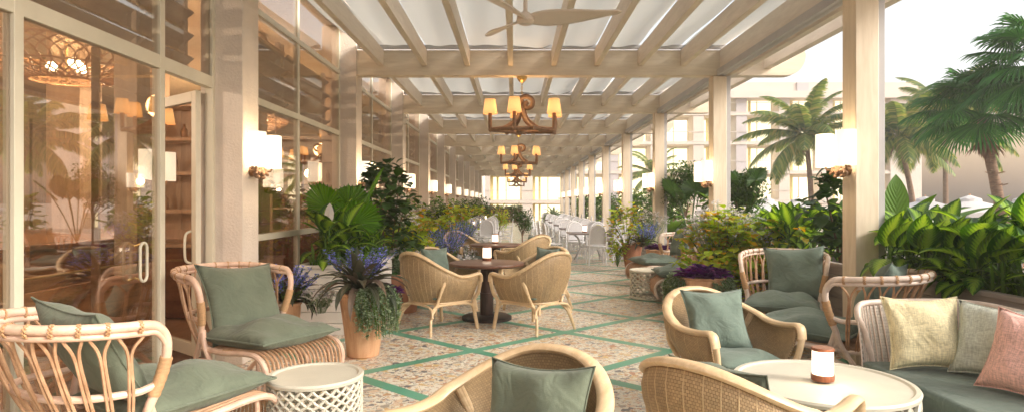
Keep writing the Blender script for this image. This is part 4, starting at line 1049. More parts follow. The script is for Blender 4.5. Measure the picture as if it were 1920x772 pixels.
def dieffenbachia(loc, n, h, L, seed, label, spread=.35, group=None, flower=False):
    r = random.Random(seed); t = thing('dieffenbachia', label, 'plant', loc, 0, group)
    b = MB(); s = MB()
    stems = [(r.uniform(-spread, spread), r.uniform(-spread*.7, spread*.7)) for _ in range(max(2, n//9))]
    for (x, y) in stems: s.tube([(x, y, 0), (x*1.15, y*1.15, h*.55)], .016, 6)
    for i in range(n):
        x, y = stems[i % len(stems)]; f = (i//len(stems)+.5)/(n/len(stems))
        z = h*(.06+.62*f); az = r.uniform(0, 2*PI); el = R(18+58*f+r.uniform(-12, 12))
        l = L*(.7+.45*r.random())*(1 if f > .25 else .75)
        leaf(b, (x*1.1, y*1.1, z*.9), az, el+.2, l, l*.56, 1.2+r.uniform(-.2, .6)-.7*f, .26, 7, 'ovate', r.uniform(-.3, .3), stem=l*.35)
    b.build('leaves', LF['dieff'], t); s.build('stem', LF['mid'], t)
    if flower:
        w = MB(); leaf(w, (.0, -.2, h*.8), -1.2, 1.35, .26, .11, .3, .5, 6, 'ovate'); w.build('white_spathe', LF['white'], t)
        w = MB(); w.tube([(0, -.2, 0), (0, -.2, h*.82)], .008, 5); w.build('flower_stalk', LF['mid'], t)
    return t
def broadleaf(loc, h, rad, n, L, mat, seed, label, cat='shrub', name='broadleaf_shrub', wr=.7, shape='round'):
    r = random.Random(seed); t = thing(name, label, cat, loc)
    b = MB(); s = MB()
    for i in range(7):
        a = r.uniform(0, 2*PI); q = rad*r.uniform(.2, .7); s.tube(bez([(0, 0, 0), (q*.4*math.cos(a), q*.4*math.sin(a), h*.4), (q*math.cos(a), q*math.sin(a), h*r.uniform(.7, .95))], 4), [.02-.0018*j for j in range(9)], 5)
    for i in range(n):
        z = h*(.12+.88*r.random()); rr_ = rad*math.sqrt(r.random())*(1-.45*abs(z/h-.5)*2*.8)*(.85+.3*math.sin(z*9+seed)); a = r.uniform(0, 2*PI)
        l = L*r.uniform(.6, 1.15)
        leaf(b, (rr_*math.cos(a), rr_*math.sin(a), z), a+r.uniform(-1, 1), r.uniform(-.5, .9), l, l*wr, .8, .2, 4, shape, r.uniform(-.5, .5))
    b.build('leaves', LF[mat], t); s.build('stem', MT['bark'], t); return t
def small_bush(loc, rad, n, mat, seed, label, trunk=0, L=.05, squash=1.0, name='topiary_bush', cat='bush', group=None, bumps=5):
    r = random.Random(seed); t = thing(name, label, cat, loc, 0, group)
    b = MB(); zc = trunk+rad*squash*.9
    lobes = [(Vector((r.uniform(-.45, .45)*rad, r.uniform(-.45, .45)*rad, zc+r.uniform(-.4, .45)*rad*squash)), rad*r.uniform(.4, .62)) for _ in range(bumps+3)]
    s = MB()
    for c, q in lobes:
        s.tube(bez([(0, 0, trunk*.75), (c.x*.3, c.y*.3, trunk*.9+.3*(c.z-trunk)), tuple(c+Vector((c.x, c.y, .1*rad)))], 4), [.014-.0012*j for j in range(9)], 5)
    for i in range(n):
        c, q = lobes[i % len(lobes)]
        d = Vector((r.gauss(0, 1), r.gauss(0, 1), r.gauss(0, 1))).normalized()*q*r.random()**.35*r.uniform(.9, 1.18); d.z *= squash
        p = c+d; l = L*r.uniform(.6, 1.3)
        leaf(b, p, r.uniform(0, 2*PI), r.uniform(-.4, 1.2), l, l*.5, .5, .1, 2, 'lance')
    b.build('crown', LF[mat], t)
    if trunk: s.tube([(0, 0, 0), (.01, .01, trunk*.5), (0, 0, trunk*1.0)], [.028, .022, .018], 7)
    s.build('trunk', MT['bark'], t); return t
def coleus(loc, rad, h, n, seed, label, L=.085, mats='lime'):
    r = random.Random(seed); t = thing('coleus_plant', label, 'plant', loc); b = MB(); s = MB()
    nc = 16
    cl = [(r.uniform(0, 2*PI), rad*math.sqrt(r.random()), h*r.uniform(.25, 1)) for _ in range(nc)]
    for (a, q, z) in cl: s.tube([(0, 0, 0), (q*.5*math.cos(a), q*.5*math.sin(a), z*.6), (q*math.cos(a), q*math.sin(a), z)], .006, 5)
    for i in range(n):
        a, q, z = cl[i % nc]; p = Vector((q*math.cos(a), q*math.sin(a), z))+Vector((r.gauss(0, .085), r.gauss(0, .085), r.gauss(0, .09)))
        if p.z < 0: p.z = abs(p.z)
        l = L*r.uniform(.6, 1.25); leaf(b, p, r.uniform(0, 2*PI), r.uniform(-.5, .9), l, l*.85, .8, .15, 3, 'round')
    b.build('leaves', LF[mats], t); s.build('stem', LF['mid'], t); return t
def flower_spikes(loc, n, h, rad, mat, seed, label, cat='flowers', name='blue_salvia'):
    r = random.Random(seed); t = thing(name, label, cat, loc); b = MB(); g = MB()
    for i in range(n):
        a = r.uniform(0, 2*PI); q = rad*r.random()**.6; hh = h*r.uniform(.65, 1); top = Vector((q*1.5*math.cos(a), q*1.5*math.sin(a), hh))
        g.tube([(q*.3*math.cos(a), q*.3*math.sin(a), 0), tuple(top*.55), tuple(top)], .004, 4)
        for k in range(34):
            f = .5+.5*k/34; p = top*f; p += Vector((r.gauss(0, .017), r.gauss(0, .017), r.gauss(0, .01)))*(1.5-f)
            leaf(b, p, r.uniform(0, 2*PI), r.uniform(-.2, .8), .036, .028, .4, .1, 2, 'round')
        for k in range(5): leaf(g, top*r.uniform(.1, .55), r.uniform(0, 2*PI), r.uniform(0, .8), .10, .028, .8, .15, 3, 'lance')
    b.build('blooms', LF[mat], t); g.build('foliage', LF['mid'], t); return t
def white_sprays(loc, n, rad, h, seed, label):
    r = random.Random(seed); t = thing('white_flowering_plant', label, 'flowers', loc); b = MB(); g = MB()
    for i in range(n):
        a = r.uniform(0, 2*PI); q = rad*r.random()**.5; z = h*r.uniform(.75, 1.05)*(1-.25*(q/rad)**2); c = Vector((q*math.cos(a), q*math.sin(a), z))
        g.tube([(q*.4*math.cos(a), q*.4*math.sin(a), 0), tuple(c)], .003, 4, cap=False)
        for k in range(7): leaf(b, c+Vector((r.gauss(0, .02), r.gauss(0, .02), r.gauss(0, .012))), r.uniform(0, 2*PI), r.uniform(0, 1.2), .040, .034, .3, .1, 2, 'round')
        for k in range(9):
            p = c*r.uniform(.25, .95); leaf(g, p+Vector((r.gauss(0, .03), r.gauss(0, .03), 0)), r.uniform(0, 2*PI), r.uniform(-.2, .9), .055, .022, .5, .1, 2, 'lance')
    b.build('blooms', LF['white'], t); g.build('foliage', LF['grey'], t); return t
def trailing(loc, n, drop, rad, seed, label, mat='grey', az0=0, az1=2*PI):
    r = random.Random(seed); t = thing('trailing_ivy', label, 'plant', loc); b = MB(); g = MB()
    for i in range(n):
        a = r.uniform(az0, az1); q = rad*r.uniform(.55, 1.0); out = rad*r.uniform(1.02, 1.35); d = drop*r.uniform(.35, 1)
        P = bez([(q*.5*math.cos(a), q*.5*math.sin(a), 0), (q*math.cos(a), q*math.sin(a), .06), (out*math.cos(a), out*math.sin(a), -.03), (out*1.03*math.cos(a+.1), out*1.03*math.sin(a+.1), -d*.6), (out*math.cos(a+.15), out*math.sin(a+.15), -d)], 4)
        g.tube(P, .0025, 4, cap=False)
        for p in P:
            for k in range(3): leaf(b, p+Vector((r.gauss(0, .012),)*3), r.uniform(0, 2*PI), r.uniform(-.6, .9), .034, .026, .4, .15, 2, 'round')
    b.build('leaves', LF[mat], t); g.build('vine', LF['mid'], t); return t
def cabbage(loc, rad, seed, label, n=46):
    r = random.Random(seed); t = thing('purple_cabbage', label, 'plant', loc); b = MB()
    for (cx, cy, q) in ((0, 0, 1), (-rad*.75, -.05, .75), (rad*.7, -.02, .75), (0, -rad*.6, .7)):
        for i in range(n//2):
            f = i/(n/2); az = i*2.4; el = R(12+70*f)
            leaf(b, (cx+.02*math.cos(az), cy+.02*math.sin(az), .02+.03*f), az, el, rad*q*(1-.35*f)*r.uniform(.85, 1.1), rad*q*.62*(1-.3*f), 1.1-2.0*(1-f)*.3, .45, 6, 'ovate', r.uniform(-.6, .6))
    b.build('leaves', LF['purple'], t); return t
def bromeliad(loc, n, L, W, seed, label, mat='bronze'):
    r = random.Random(seed); t = thing('bronze_leaf_plant', label, 'plant', loc); b = MB()
    for i in range(n):
        f = i/n; az = i*2.4+r.uniform(-.2, .2); el = R(28+50*f)
        leaf(b, (.03*math.cos(az), .03*math.sin(az), .02+.03*f), az, el, L*r.uniform(.8, 1.15)*(1-.2*f), W*r.uniform(.8, 1.1), 2.5-1.9*f, .35, 9, 'lance', r.uniform(-.5, .5))
    b.build('leaves', LF[mat], t); return t
def fanleaf(b, base, az, el, petiole, Rf, nseg=26, spread=R(250), droop=.5, pleat=.06, pet=None, split=.55, r=rnd):
    h = Vector((math.cos(az), math.sin(az), 0)); d = h*math.cos(el)+Vector((0, 0, math.sin(el)))
    sd = Vector((-h.y, h.x, 0)); up = sd.cross(d)*-1
    mid = Vector(base)+d*petiole*.5+Vector((0, 0, petiole*.06)); c = Vector(base)+d*petiole
    (pet or b).tube([tuple(base), tuple(mid), tuple(c)], .012 if petiole > .4 else .008, 5, cap=False)
    el2 = el-.35; d2 = h*math.cos(el2)+Vector((0, 0, math.sin(el2))); up2 = d2.cross(sd); 
    for i in range(nseg):
        a = -spread/2+spread*(i+.5)/nseg; da = spread/nseg*.5
        R_ = Rf*(.80+.2*math.cos(a))*r.uniform(.92, 1.04)
        def P(rr, aa, z): return c+(d2*math.cos(aa)+sd*math.sin(aa))*rr+up2*z
        k = len(b.v)
        for (q, wf) in ((.04, 1), (split, 1), (.8, .62), (1.0, .06)):
            dz = -droop*Rf*max(0, q-.35)**2; zz = Vector((0, 0, dz))
            b.v += [tuple(P(R_*q, a-da*wf, 0)+zz), tuple(P(R_*q, a, pleat*Rf*q*.8*(1 if q < .9 else .2))+zz), tuple(P(R_*q, a+da*wf, 0)+zz)]
        for j in range(3):
            o = k+j*3; b.f.append((o, o+1, o+4, o+3)); b.uv.append(((.1, .2), (.1, .5), (.1, .5), (.1, .2))); b.f.append((o+1, o+2, o+5, o+4)); b.uv.append(((.1, .5), (.1, .8), (.1, .8), (.1, .5)))
def fan_palm_small(loc, specs, label):
    t = thing('fan_palm', label, 'palm', loc)
    for i, sp in enumerate(specs):
        az, el, pt, rf = sp[:4]; ox, oy = sp[4:] if len(sp) > 4 else (0, 0)
        b = MB(); fanleaf(b, (ox, oy, .1), az, el, pt, rf, 34, R(290), .25, .05, None, .86); b.build('fan_frond', LF['fan'], t)
    return t
def frond(b, base, az, el, L, droop, n=34, Lw=.55, r=rnd, hang=.9, stemb=None):
    p = Vector(base); h = Vector((math.cos(az), math.sin(az), 0)); sd = Vector((-h.y, h.x, 0)); e = el; P = []
    for i in range(n+1):
        P.append((p.copy(), e)); d = h*math.cos(e)+Vector((0, 0, math.sin(e))); p = p+d*L/n; e -= droop/n*(.4+1.2*i/n)
    (stemb or b).tube([q[0] for q in P[::3]], [max(.006, .03*(1-i/len(P[::3]))) for i in range(len(P[::3]))], 5, cap=False)
    for i in range(3, n+1):
        q, e = P[i]; t = i/n; l = Lw*math.sin(PI*(t*.86+.12))**.7*r.uniform(.85, 1.1)
        d = h*math.cos(e)+Vector((0, 0, math.sin(e))); nrm = d.cross(sd)
        for s in (-1, 1):
            for qq in (0, .5):
                o = q-d*(L/n)*qq
                v = (sd*s*.85+d*.65+nrm*(-.12)).normalized(); g = hang*r.uniform(.7, 1.2)
                k = len(b.v); w_ = .024*Lw/.55*L/2.8
                m1 = o+v*l*.5+Vector((0, 0, -.10*g*l)); m2 = o+v*l+Vector((0, 0, -.48*g*l))
                b.v += [tuple(o-d*w_), tuple(o+d*w_), tuple(m1+d*w_), tuple(m1-d*w_), tuple(m2)]
                b.f.append((k, k+1, k+2, k+3)); b.uv.append(((.1, .1),)*4); b.f.append((k+3, k+2, k+4)); b.uv.append(((.1, .1),)*3)
def coconut(loc, H, L, seed, label, lean_=(0, 0), n=20, wind=0):
    r = random.Random(seed); t = thing('coconut_palm', label, 'palm tree', loc, 0, 'coconut palms in the garden')
    b = MB(); P = bez([(0, 0, 0), (lean_[0]*.3, lean_[1]*.3, H*.5), (lean_[0], lean_[1], H)], 8); b.tube(P, [.20-.09*i/16 for i in range(17)], 10); b.build('trunk', MT['trunk'], t)
    top = Vector((lean_[0], lean_[1], H)); 
    n = int(n*1.3)
    for i in range(n):
        b = MB(); f = i/n; az = i*2.4+r.uniform(-.3, .3); el = R(80-112*f)+r.uniform(-.1, .1); 
        frond(b, top, az+wind*math.sin(az), el, L*r.uniform(.85, 1.1), .85+.5*(1-f)+r.uniform(-.2, .3), 34, .52*L/2.8, r, .75+f*.7)
        b.build('frond', LF['palm'], t)
    b = MB()
    for i in range(26): leaf(b, top+Vector((0, 0, -.1)), r.uniform(0, 2*PI), r.uniform(-1.5, -.7), r.uniform(.6, 1.3), .10, .5, .2, 4, 'strap')
    b.build('dry_skirt', LF['dry'], t); return t
def livistona(loc, H, Rl, seed, label, lean_=(0, 0), n=30, skirt=True):
    r = random.Random(seed); t = thing('fan_palm_tree', label, 'palm tree', loc, 0, 'tall fan palms at the right')
    b = MB(); P = bez([(0, 0, 0), (lean_[0]*.55, lean_[1]*.3, H*.55), (lean_[0], lean_[1], H)], 8); b.tube(P, [.16-.05*i/16+.012*(i % 2) for i in range(17)], 10)
    for i in range(40):
        q = r.uniform(.25, .9); c = P[int(q*16)]; a = r.uniform(0, 2*PI); b.tube([tuple(c), tuple(c+Vector((.26*math.cos(a), .26*math.sin(a), .08)))], .014, 4)
    b.build('trunk', MT['trunk'], t); top = Vector((lean_[0], lean_[1], H))
    for i in range(n):
        b = MB(); f = i/n; az = i*2.4+r.uniform(-.25, .25); el = R(75-95*f)
        fanleaf(b, top, az, el, Rl*r.uniform(.75, 1.05), Rl*.82, 34, R(240), .75, .04, None, .42, r); b.build('fan_frond', LF['fanpalm'], t)
    if skirt:
        b = MB()
        for i in range(60): leaf(b, top*.86+Vector((0, 0, H*.02)), r.uniform(0, 2*PI), r.uniform(-1.5, -.5), r.uniform(.5, .95)*Rl*.7, .10, .5, .3, 4, 'strap')
        b.build('dry_skirt', LF['dry'], t)
    return t

# ------------------------------------------------------------------ planters, pots and what grows in them
def planter(x0, x1, y0, y1, h, label, mat, planks=5, group=None):
    t = thing('planter_box', label, 'planter', (0, 0, 0), 0, group); ph = h/planks; g = .006
    b = MB()
    for i in range(planks):
        z0, z1 = i*ph+(g if i else 0), (i+1)*ph-(.03 if i == planks-1 else 0)
        b.box(x0, x0+.03, y0, y1, z0, z1); b.box(x1-.03, x1, y0, y1, z0, z1); b.box(x0+.03, x1-.03, y0, y0+.03, z0, z1); b.box(x0+.03, x1-.03, y1-.03, y1, z0, z1)
    b.build('plank_side', MT[mat], t, bevel=.004)
    b = MB(); e = .02
    b.box(x0-e, x0+.06, y0-e, y1+e, h-.028, h+.012); b.box(x1-.06, x1+e, y0-e, y1+e, h-.028, h+.012); b.box(x0+.062, x1-.062, y0-e, y0+.06, h-.028, h+.01); b.box(x0+.062, x1-.062, y1-.06, y1+e, h-.028, h+.01)
    b.build('cap_board', MT[mat], t, bevel=.005)
    b = MB(); b.box(x0+.032, x1-.032, y0+.032, y1-.032, 0, h-.06); b.build('soil', MT['soil'], t); return t
def pot(loc, rt, rb, h, label, mat='terracotta'):
    t = thing('flower_pot', label, 'flower pot', loc)
    b = MB(); b.lathe([(0, 0), (rb, 0), (rb+.01, .01), (rb+(rt-rb)*.55, h*.45), (rt*1.01, h*.86), (rt, h-.03), (rt+.012, h-.02), (rt+.012, h), (rt-.02, h), (rt-.03, h-.05), (0, h-.05)], 40, cap=False); b.build('pot_body', MT[mat], t)
    b = MB(); b.lathe([(0, h-.045), (rt-.03, h-.045)], 30, cap=False); b.build('soil', MT['soil'], t); return t
# left: plank planter with the palms
planter(-2.52, -1.70, 7.42, 8.87, .80, 'white plank planter under the fan palm, left of the dining table', 'planterwhite', 6)
fan_palm_small((-2.22, 8.25, .78), [(R(-112), R(84), .60, .42, -.18, .05), (R(-75), R(74), .42, .46, .18, -.1), (R(8), R(84), .78, .42, .24, .1), (R(95), R(80), .62, .42, .0, .2), (R(-160), R(50), .35, .36, 0, .1)], 'bright green fan palm with pleated round fronds in the white planter')
dieffenbachia((-2.18, 7.72, .76), 52, .66, .34, 41, 'variegated dieffenbachia with a white spathe at the front of the white planter', .26, flower=True)
dieffenbachia((-1.88, 8.3, .76), 30, .40, .22, 42, 'low bright green dieffenbachia at the right edge of the white planter', .2)
broadleaf((-1.85, 9.2, .0), 2.12, .52, 620, .18, 'deep', 43, 'dark glossy fiddle leaf shrub rising behind the fan palm')
broadleaf((-2.28, 9.6, .0), 1.75, .5, 260, .14, 'deep', 44, 'dark green shrub behind the white planter beneath the second sconce')
dieffenbachia((-2.05, 8.05, .76), 46, .55, .30, 39, 'bushy dieffenbachia filling the middle of the white planter', .3)
b = MB(); rr2 = random.Random(77)
for q in range(260): leaf(b, (-2.0+rr2.uniform(-.4, .28), 7.9+rr2.uniform(-.4, .8), .78), rr2.uniform(0, 2*PI), rr2.uniform(.8, 1.5), rr2.uniform(.18, .40), .035, .9, .2, 4, 'lance')
tag(b.build('fresh_green_clump', LF['mid']), 'fresh green grassy clump in the white planter', 'plant')
# pot with bronze leaves
pot((-1.53, 6.46, 0), .225, .15, .64, 'tall tan wooden looking flower pot beside the left rattan chair')
bromeliad((-1.56, 6.46, .62), 50, .54, .095, 45, 'bronze green arching leaved plant spilling over the tall tan pot')
trailing((-1.46, 6.40, .62), 90, .40, .22, 46, 'silvery green trailing ivy down the side of the tall tan pot', 'grey', -1.9, .5)
flower_spikes((-1.62, 6.58, .62), 34, .46, .28, 'blue', 47, 'blue salvia spikes above the tall tan pot')
cabbage((-1.30, 6.50, .60), .13, 48, 'purple ornamental cabbage at the right of the tall tan pot')
pot((-2.40, 6.68, 0), .16, .12, .50, 'low tan flower pot behind the left rattan chair')
flower_spikes((-2.38, 6.68, .48), 22, .42, .24, 'blue', 49, 'blue salvia seen through the back of the left rattan chair')
bromeliad((-2.38, 6.68, .46), 26, .42, .08, 50, 'bronze leaved plant behind the left rattan chair')
white_sprays((-2.02, 6.62, .40), 30, .18, .25, 51, 'small white flowers behind the left rattan chair')
# the mixed beds beyond on the left
def mixed_left(y, i):
    nm = ['behind the first dining table', 'left of the second dining table', 'farther back on the left', 'far back on the left', 'deep in the row on the left'][i]
    planter(-2.52, -1.45, y, y+1.7, .45, 'low grey plank planter '+nm, 'plantergrey', 4)
    coleus((-1.68, y+.35, .40), .44, .92, 800, 60+i, 'lime and orange coleus '+nm, .12)
    white_sprays((-1.9, y+.75, .42), 90, .45, 1.02, 70+i, 'white sprays above the coleus '+nm)
    broadleaf((-2.25, y+.6, .42), 1.25, .40, 240, .13, 'mid', 80+i, 'mid green leafy shrub '+nm)
mixed_left(9.75, 0); mixed_left(13.4, 1); mixed_left(17.8, 2); mixed_left(23, 3); mixed_left(30, 4)
pot((-1.58, 9.05, 0), .26, .18, .55, 'pinkish clay pot behind the white planter', 'terracotta2')
white_sprays((-1.62, 9.05, .52), 60, .28, .35, 52, 'white flowers in the pinkish clay pot behind the white planter')
for i, (x, y, nm) in enumerate(((-1.25, 10.9, 'beyond the first dining table'), (-1.35, 13.3, 'beyond the second dining table'), (-1.3, 16.2, 'in the middle distance on the left'))):
    pot((x, y, 0), .27, .19, .42, 'round tan pot '+nm, 'terracotta')
    bromeliad((x, y, .42), 46, .56, .10, 53+i, 'dark bronze leaved plant '+nm)
    flower_spikes((x+.05, y-.05, .42), 46, .72, .34, 'blue', 56+i, 'blue salvia '+nm)
    cabbage((x+.12, y-.30, .36), .17, 63+i, 'purple cabbage '+nm)
    white_sprays((x+.38, y-.1, .25), 70, .24, .38, 66+i, 'cloud of tiny white flowers '+nm)
small_bush((-1.72, 14.2, .40), .40, 1500, 'bush', 91, 'round dark green bush under the third left sconce', .45, .06)
small_bush((-1.70, 19.6, .40), .45, 1300, 'bush', 92, 'round dark green bush farther down the left row', .45, .08)
small_bush((-1.35, 24.0, .40), .55, 1000, 'bush', 93, 'dark green bush deep in the left row', .4, .10)
small_bush((.22, 18.6, .0), .43, 2000, 'bush', 94, 'small dark green tree standing alone in the middle of the terrace', .62, .065, 1.15, 'standard_tree', 'tree')
pot((.22, 18.6, 0), .2, .15, .3, 'pot of the small tree in the middle of the terrace', 'terracotta2')
small_bush((-.65, 26, .0), .6, 900, 'lime', 95, 'yellow green shrub at the far end left of the middle', .3, .12)
bromeliad((2.0, 33, .8), 24, .8, .14, 96, 'spiky grey green plant far down the right tables', 'grey')
bromeliad((2.3, 22.9, .76), 14, .25, .05, 97, 'small potted plant on the third grey table', 'grey')
cabbage((.10, 14.6, .35), .26, 98, 'purple cabbage in a pot beyond the second dining table'); pot((.10, 14.6, 0), .22, .15, .38, 'dark pot beyond the second dining table', 'terracotta2')

# right: long planter in sections, one per bay
for k in range(-1, NB-1):
    ya, yb = 6.2+S*k+.02, 6.2+S*(k+1)-.02
    nm = {-1: 'behind the sofa', 0: 'behind the rattan chairs', 1: 'past the second post'}.get(k, 'section past the %s post' % ORD[min(k+1, 11)])
    planter(3.55, 4.45, ya, yb, .86 if k < 1 else .6, 'long grey plank planter '+nm, 'plantergrey', 7, 'grey plank planters along the right side')
r = random.Random(5)
spots = [(3.95, 5.75, .56, .37), (4.0, 5.05, .58, .40), (3.92, 4.45, .50, .38), (4.1, 3.75, .52, .38), (4.15, 6.35, .5, .34)]
lb = ['next to the near post', 'second from the near post, with the tallest leaves', 'third from the near post', 'at the right edge of the picture', 'behind the near post']
for i, (x, y, h, L) in enumerate(spots):
    dieffenbachia((x, y, .80), 60, h, L, 101+i, 'big variegated dieffenbachia in the right planter, '+lb[i], .36, 'variegated dieffenbachias in the right planter')
for i, (x, y) in enumerate(((3.85, 8.9), (3.9, 9.7), (3.95, 8.2))):
    dieffenbachia((x, y, .80), 44, .58, .34, 111+i, 'variegated dieffenbachia in the planter '+['between the first and second posts', 'just before the second post', 'behind the upright sage pillow'][i], .34, 'variegated dieffenbachias in the right planter')
for i, (px_s, y, z) in enumerate(((1668, 5.6, 1.16), (1728, 5.35, 1.16), (1776, 5.3, 1.17), (1842, 5.0, 1.10), (1880, 4.9, 1.08), (1700, 5.9, 1.1), (1808, 5.6, 1.02), (1905, 5.2, 1.12), (1490, 8.8, 1.24), (1465, 9.0, 1.22), (1520, 9.2, 1.2))):
    x = (px_s-965)*y/1200
    t_ = thing('dieffenbachia_shoot', 'tall dieffenbachia shoot with broad upright leaves, %s' % ['just right of the near post', 'second right of the near post', 'third right of the near post', 'near the right edge, beside the leaning palm', 'close to the right edge', 'hugging the near post at the back', 'behind the others mid bed', 'at the very right edge', 'left of the near post in the middle', 'left of the near post, nearest the ficus', 'left of the near post, nearest the rubber plant'][i], 'plant', (x, y, .8), 0, 'tall dieffenbachia shoots in the right planter')
    b = MB(); b.tube(bez([(0, 0, 0), (.01, .01, (z-.8)*.6), (0, 0, z-.8)], 4), .014, 6); b.build('stem', LF['mid'], t_)
    b = MB()
    for q in range(7):
        az = (-PI/2+r.uniform(-.5, .5)) if q < 3 else r.uniform(0, 2*PI)
        el = R(82-8*q) if q < 3 else R(r.uniform(10, 55)); L = .33 if q < 3 else .28
        leaf(b, (r.uniform(-.03, .03)+(q-1)*.05*(q < 3), 0, (z-.8)*(1 if q < 3 else r.uniform(.4, .9))-.06), az, el, L*r.uniform(.9, 1.1), L*.62, .5 if q < 3 else 1.3, .16, 9, 'ovate', r.uniform(-.2, .2), stem=.06)
    b.build('leaves', LF['dieff'], t_)
# low strappy growth at the planter's edge
for i, y in enumerate((3.9, 4.6, 5.3, 5.95)):
    b = MB(); rr2 = random.Random(300+i)
    for q in range(120): leaf(b, (3.72+rr2.uniform(-.1, .3), y+rr2.uniform(-.35, .35), .80), rr2.uniform(0, 2*PI), rr2.uniform(.9, 1.5), rr2.uniform(.22, .46), .022, .9, .2, 4, 'strap')
    o = b.build('strappy_grass_clump', LF['mid']); tag(o, 'clump of strappy green leaves along the planter edge, '+['at the right edge of the picture', 'behind the end of the sofa', 'above the back of the rattan chair', 'right beside the near post'][i], 'plant', 'strappy clumps at the planter edge')
# banana leaf by the post, big round leaves
t = thing('banana_plant', 'young banana plant with upright leaves right of the near post', 'plant', (4.0, 6.7, .8))
for (az, el, L, W) in ((R(-5), R(48), .85, .24), (R(60), R(75), .8, .24), (R(150), R(60), .6, .2), (R(-80), R(70), .55, .2)):
    b = MB(); leaf(b, (0, 0, .1), az, el, L, W, .5, .25, 10, 'lance', 0, stem=.35); b.build('leaf', LF['mid'], t)
broadleaf((3.95, 7.75, .8), 1.18, .40, 210, .22, 'deep', 121, 'dark green rubber plant with big round leaves left of the near post')
broadleaf((3.9, 12.5, .55), 1.1, .35, 130, .22, 'mid', 122, 'bright green broadleaf plant past the second post')
def tree_std(x, y, rad, th, seed, lab, n=4200): return small_bush((x, y, .5), rad, n, 'bush', seed, lab, th, .075, 1.15, 'ficus_tree', 'tree', None, 7)
tree_std(3.95, 11.1, .50, .62, 131, 'round headed ficus tree just right of the second post')
tree_std(3.9, 14.6, .58, .70, 132, 'round headed ficus tree between the second and third posts')
fp = fan_palm_small((3.85, 14.0, .55), [(R(a), R(e), 1.2, .45) for a, e in ((0, 80), (60, 70), (130, 72), (200, 70), (270, 74), (320, 66))], 'dark fan palm rising above the ficus between the second and third posts')
for ch_ in fp.children: ch_.data.materials[0] = LF['deep']
fp = fan_palm_small((3.9, 10.9, .8), [(R(a), R(e), 1.05, .30) for a, e in ((30, 80), (100, 74), (200, 75), (300, 76))], 'dark fan palm behind the second post')
for ch_ in fp.children: ch_.data.materials[0] = LF['deep']
t = thing('banana_plant', 'banana plant between the third and second posts', 'plant', (3.8, 16.0, .55))
for i in range(9):
    b = MB(); az = i*2.4; leaf(b, (0, 0, 0), az, R(62+r.uniform(-12, 12)), 1.0, .26, .7, .2, 9, 'lance', 0, stem=.3); b.build('leaf', LF['mid'], t)
for k in range(2, 9):
    y = 6.2+S*k
    nm = 'past the %s post' % ORD[k]
    broadleaf((3.95, y+1.2, .55), 1.25, .5, 170, .24, 'mid', 140+k, 'bright broadleaf shrub '+nm)
    if k < 7: small_bush((3.95, y+3.0, .5), .62, 1100, 'bush', 150+k, 'dark leafy bush '+nm, .35, .09, 1.1, 'leafy_bush')
# right foreground beds: purple cabbages, coleus, trailing, whites
pot((2.38, 8.20, 0), .31, .22, .60, 'wide tan pot of purple cabbages right of the small drum table')
cabbage((2.38, 8.10, .57), .27, 161, 'big purple ornamental cabbages in the wide tan pot', 52)
trailing((2.30, 8.25, .55), 80, .50, .28, 162, 'silvery trailing plant hanging from the left of the wide tan pot', 'grey', 2.2, 4.2)
trailing((2.46, 8.22, .55), 40, .22, .27, 163, 'grey green trailing plant at the right of the wide tan pot', 'grey', -1.6, .3)
planter(2.55, 3.50, 8.55, 9.35, .5, 'low grey plank planter behind the wide tan pot', 'plantergrey', 4)
coleus((2.72, 8.75, .46), .46, .82, 900, 164, 'lime and orange coleus behind the purple cabbages', .12)
coleus((3.28, 8.55, .45), .42, .80, 800, 165, 'lime and orange coleus behind the square sage pillow', .12)
white_sprays((2.95, 9.05, .48), 150, .60, 1.02, 166, 'white flower sprays above the coleus at the right', )
white_sprays((3.35, 8.9, .48), 60, .3, .8, 167, 'white flower sprays right of the coleus')
coleus((3.0, 8.5, .30), .35, .38, 300, 169, 'low dark lime coleus at the foot of the planting', .08)
pot((2.62, 14.3, 0), .22, .13, .62, 'tall rust clay pot beside the white dining tables', 'terracotta2')
coleus((2.50, 14.3, .45), .40, .95, 480, 168, 'tall lime coleus spilling from the rust clay pot', .10)
coleus((2.28, 14.2, .12), .18, .55, 200, 173, 'lime vine hanging down the left of the rust clay pot', .09)
flower_spikes((2.85, 14.0, .58), 26, .55, .26, 'blue', 170, 'blue salvia in the rust clay pot')
white_sprays((3.1, 14.6, .6), 80, .45, .75, 171, 'white flower sprays over the rust clay pot')
bromeliad((2.78, 14.0, .55), 30, .42, .08, 174, 'bronze leaved plant in the rust clay pot')
pot((3.0, 13.4, 0), .24, .17, .56, 'tan pot of purple cabbage beside the farthest rattan chair'); cabbage((2.98, 13.35, .54), .20, 172, 'purple cabbage beside the farthest rattan chair')

# ------------------------------------------------------------------ garden, palms, umbrellas, hotel
GZ = -1.1
coconut((17.7, 38, GZ), 6.7, 4.1, 201, 'coconut palm left of the near post, in front of the hotel', (-.4, 0), 22)
coconut((22.6, 36, GZ), 6.4, 3.9, 202, 'coconut palm right of the near post with a slender curved trunk', (-1.0, 0), 22)
coconut((28.3, 42, GZ), 8.0, 4.8, 203, 'coconut palm with a straight trunk behind the fan palm', (-.1, 0), 22)
coconut((11.0, 52, GZ), 5.0, 3.0, 204, 'coconut palm far off behind the posts', (.3, 0), 18)
coconut((25.0, 24, GZ), 7.0, 4.2, 205, 'coconut palm outside the right edge, mirrored in the glass', (.6, .3), 18)
livistona((13.85, 17.6, GZ), 5.0, 1.12, 211, 'big dark fan palm with a leaning trunk at the right', (-.95, .1), 34)
livistona((13.6, 16.0, GZ), 5.85, 1.2, 212, 'big dark fan palm cut by the right edge of the picture', (-.35, 0), 34, False)
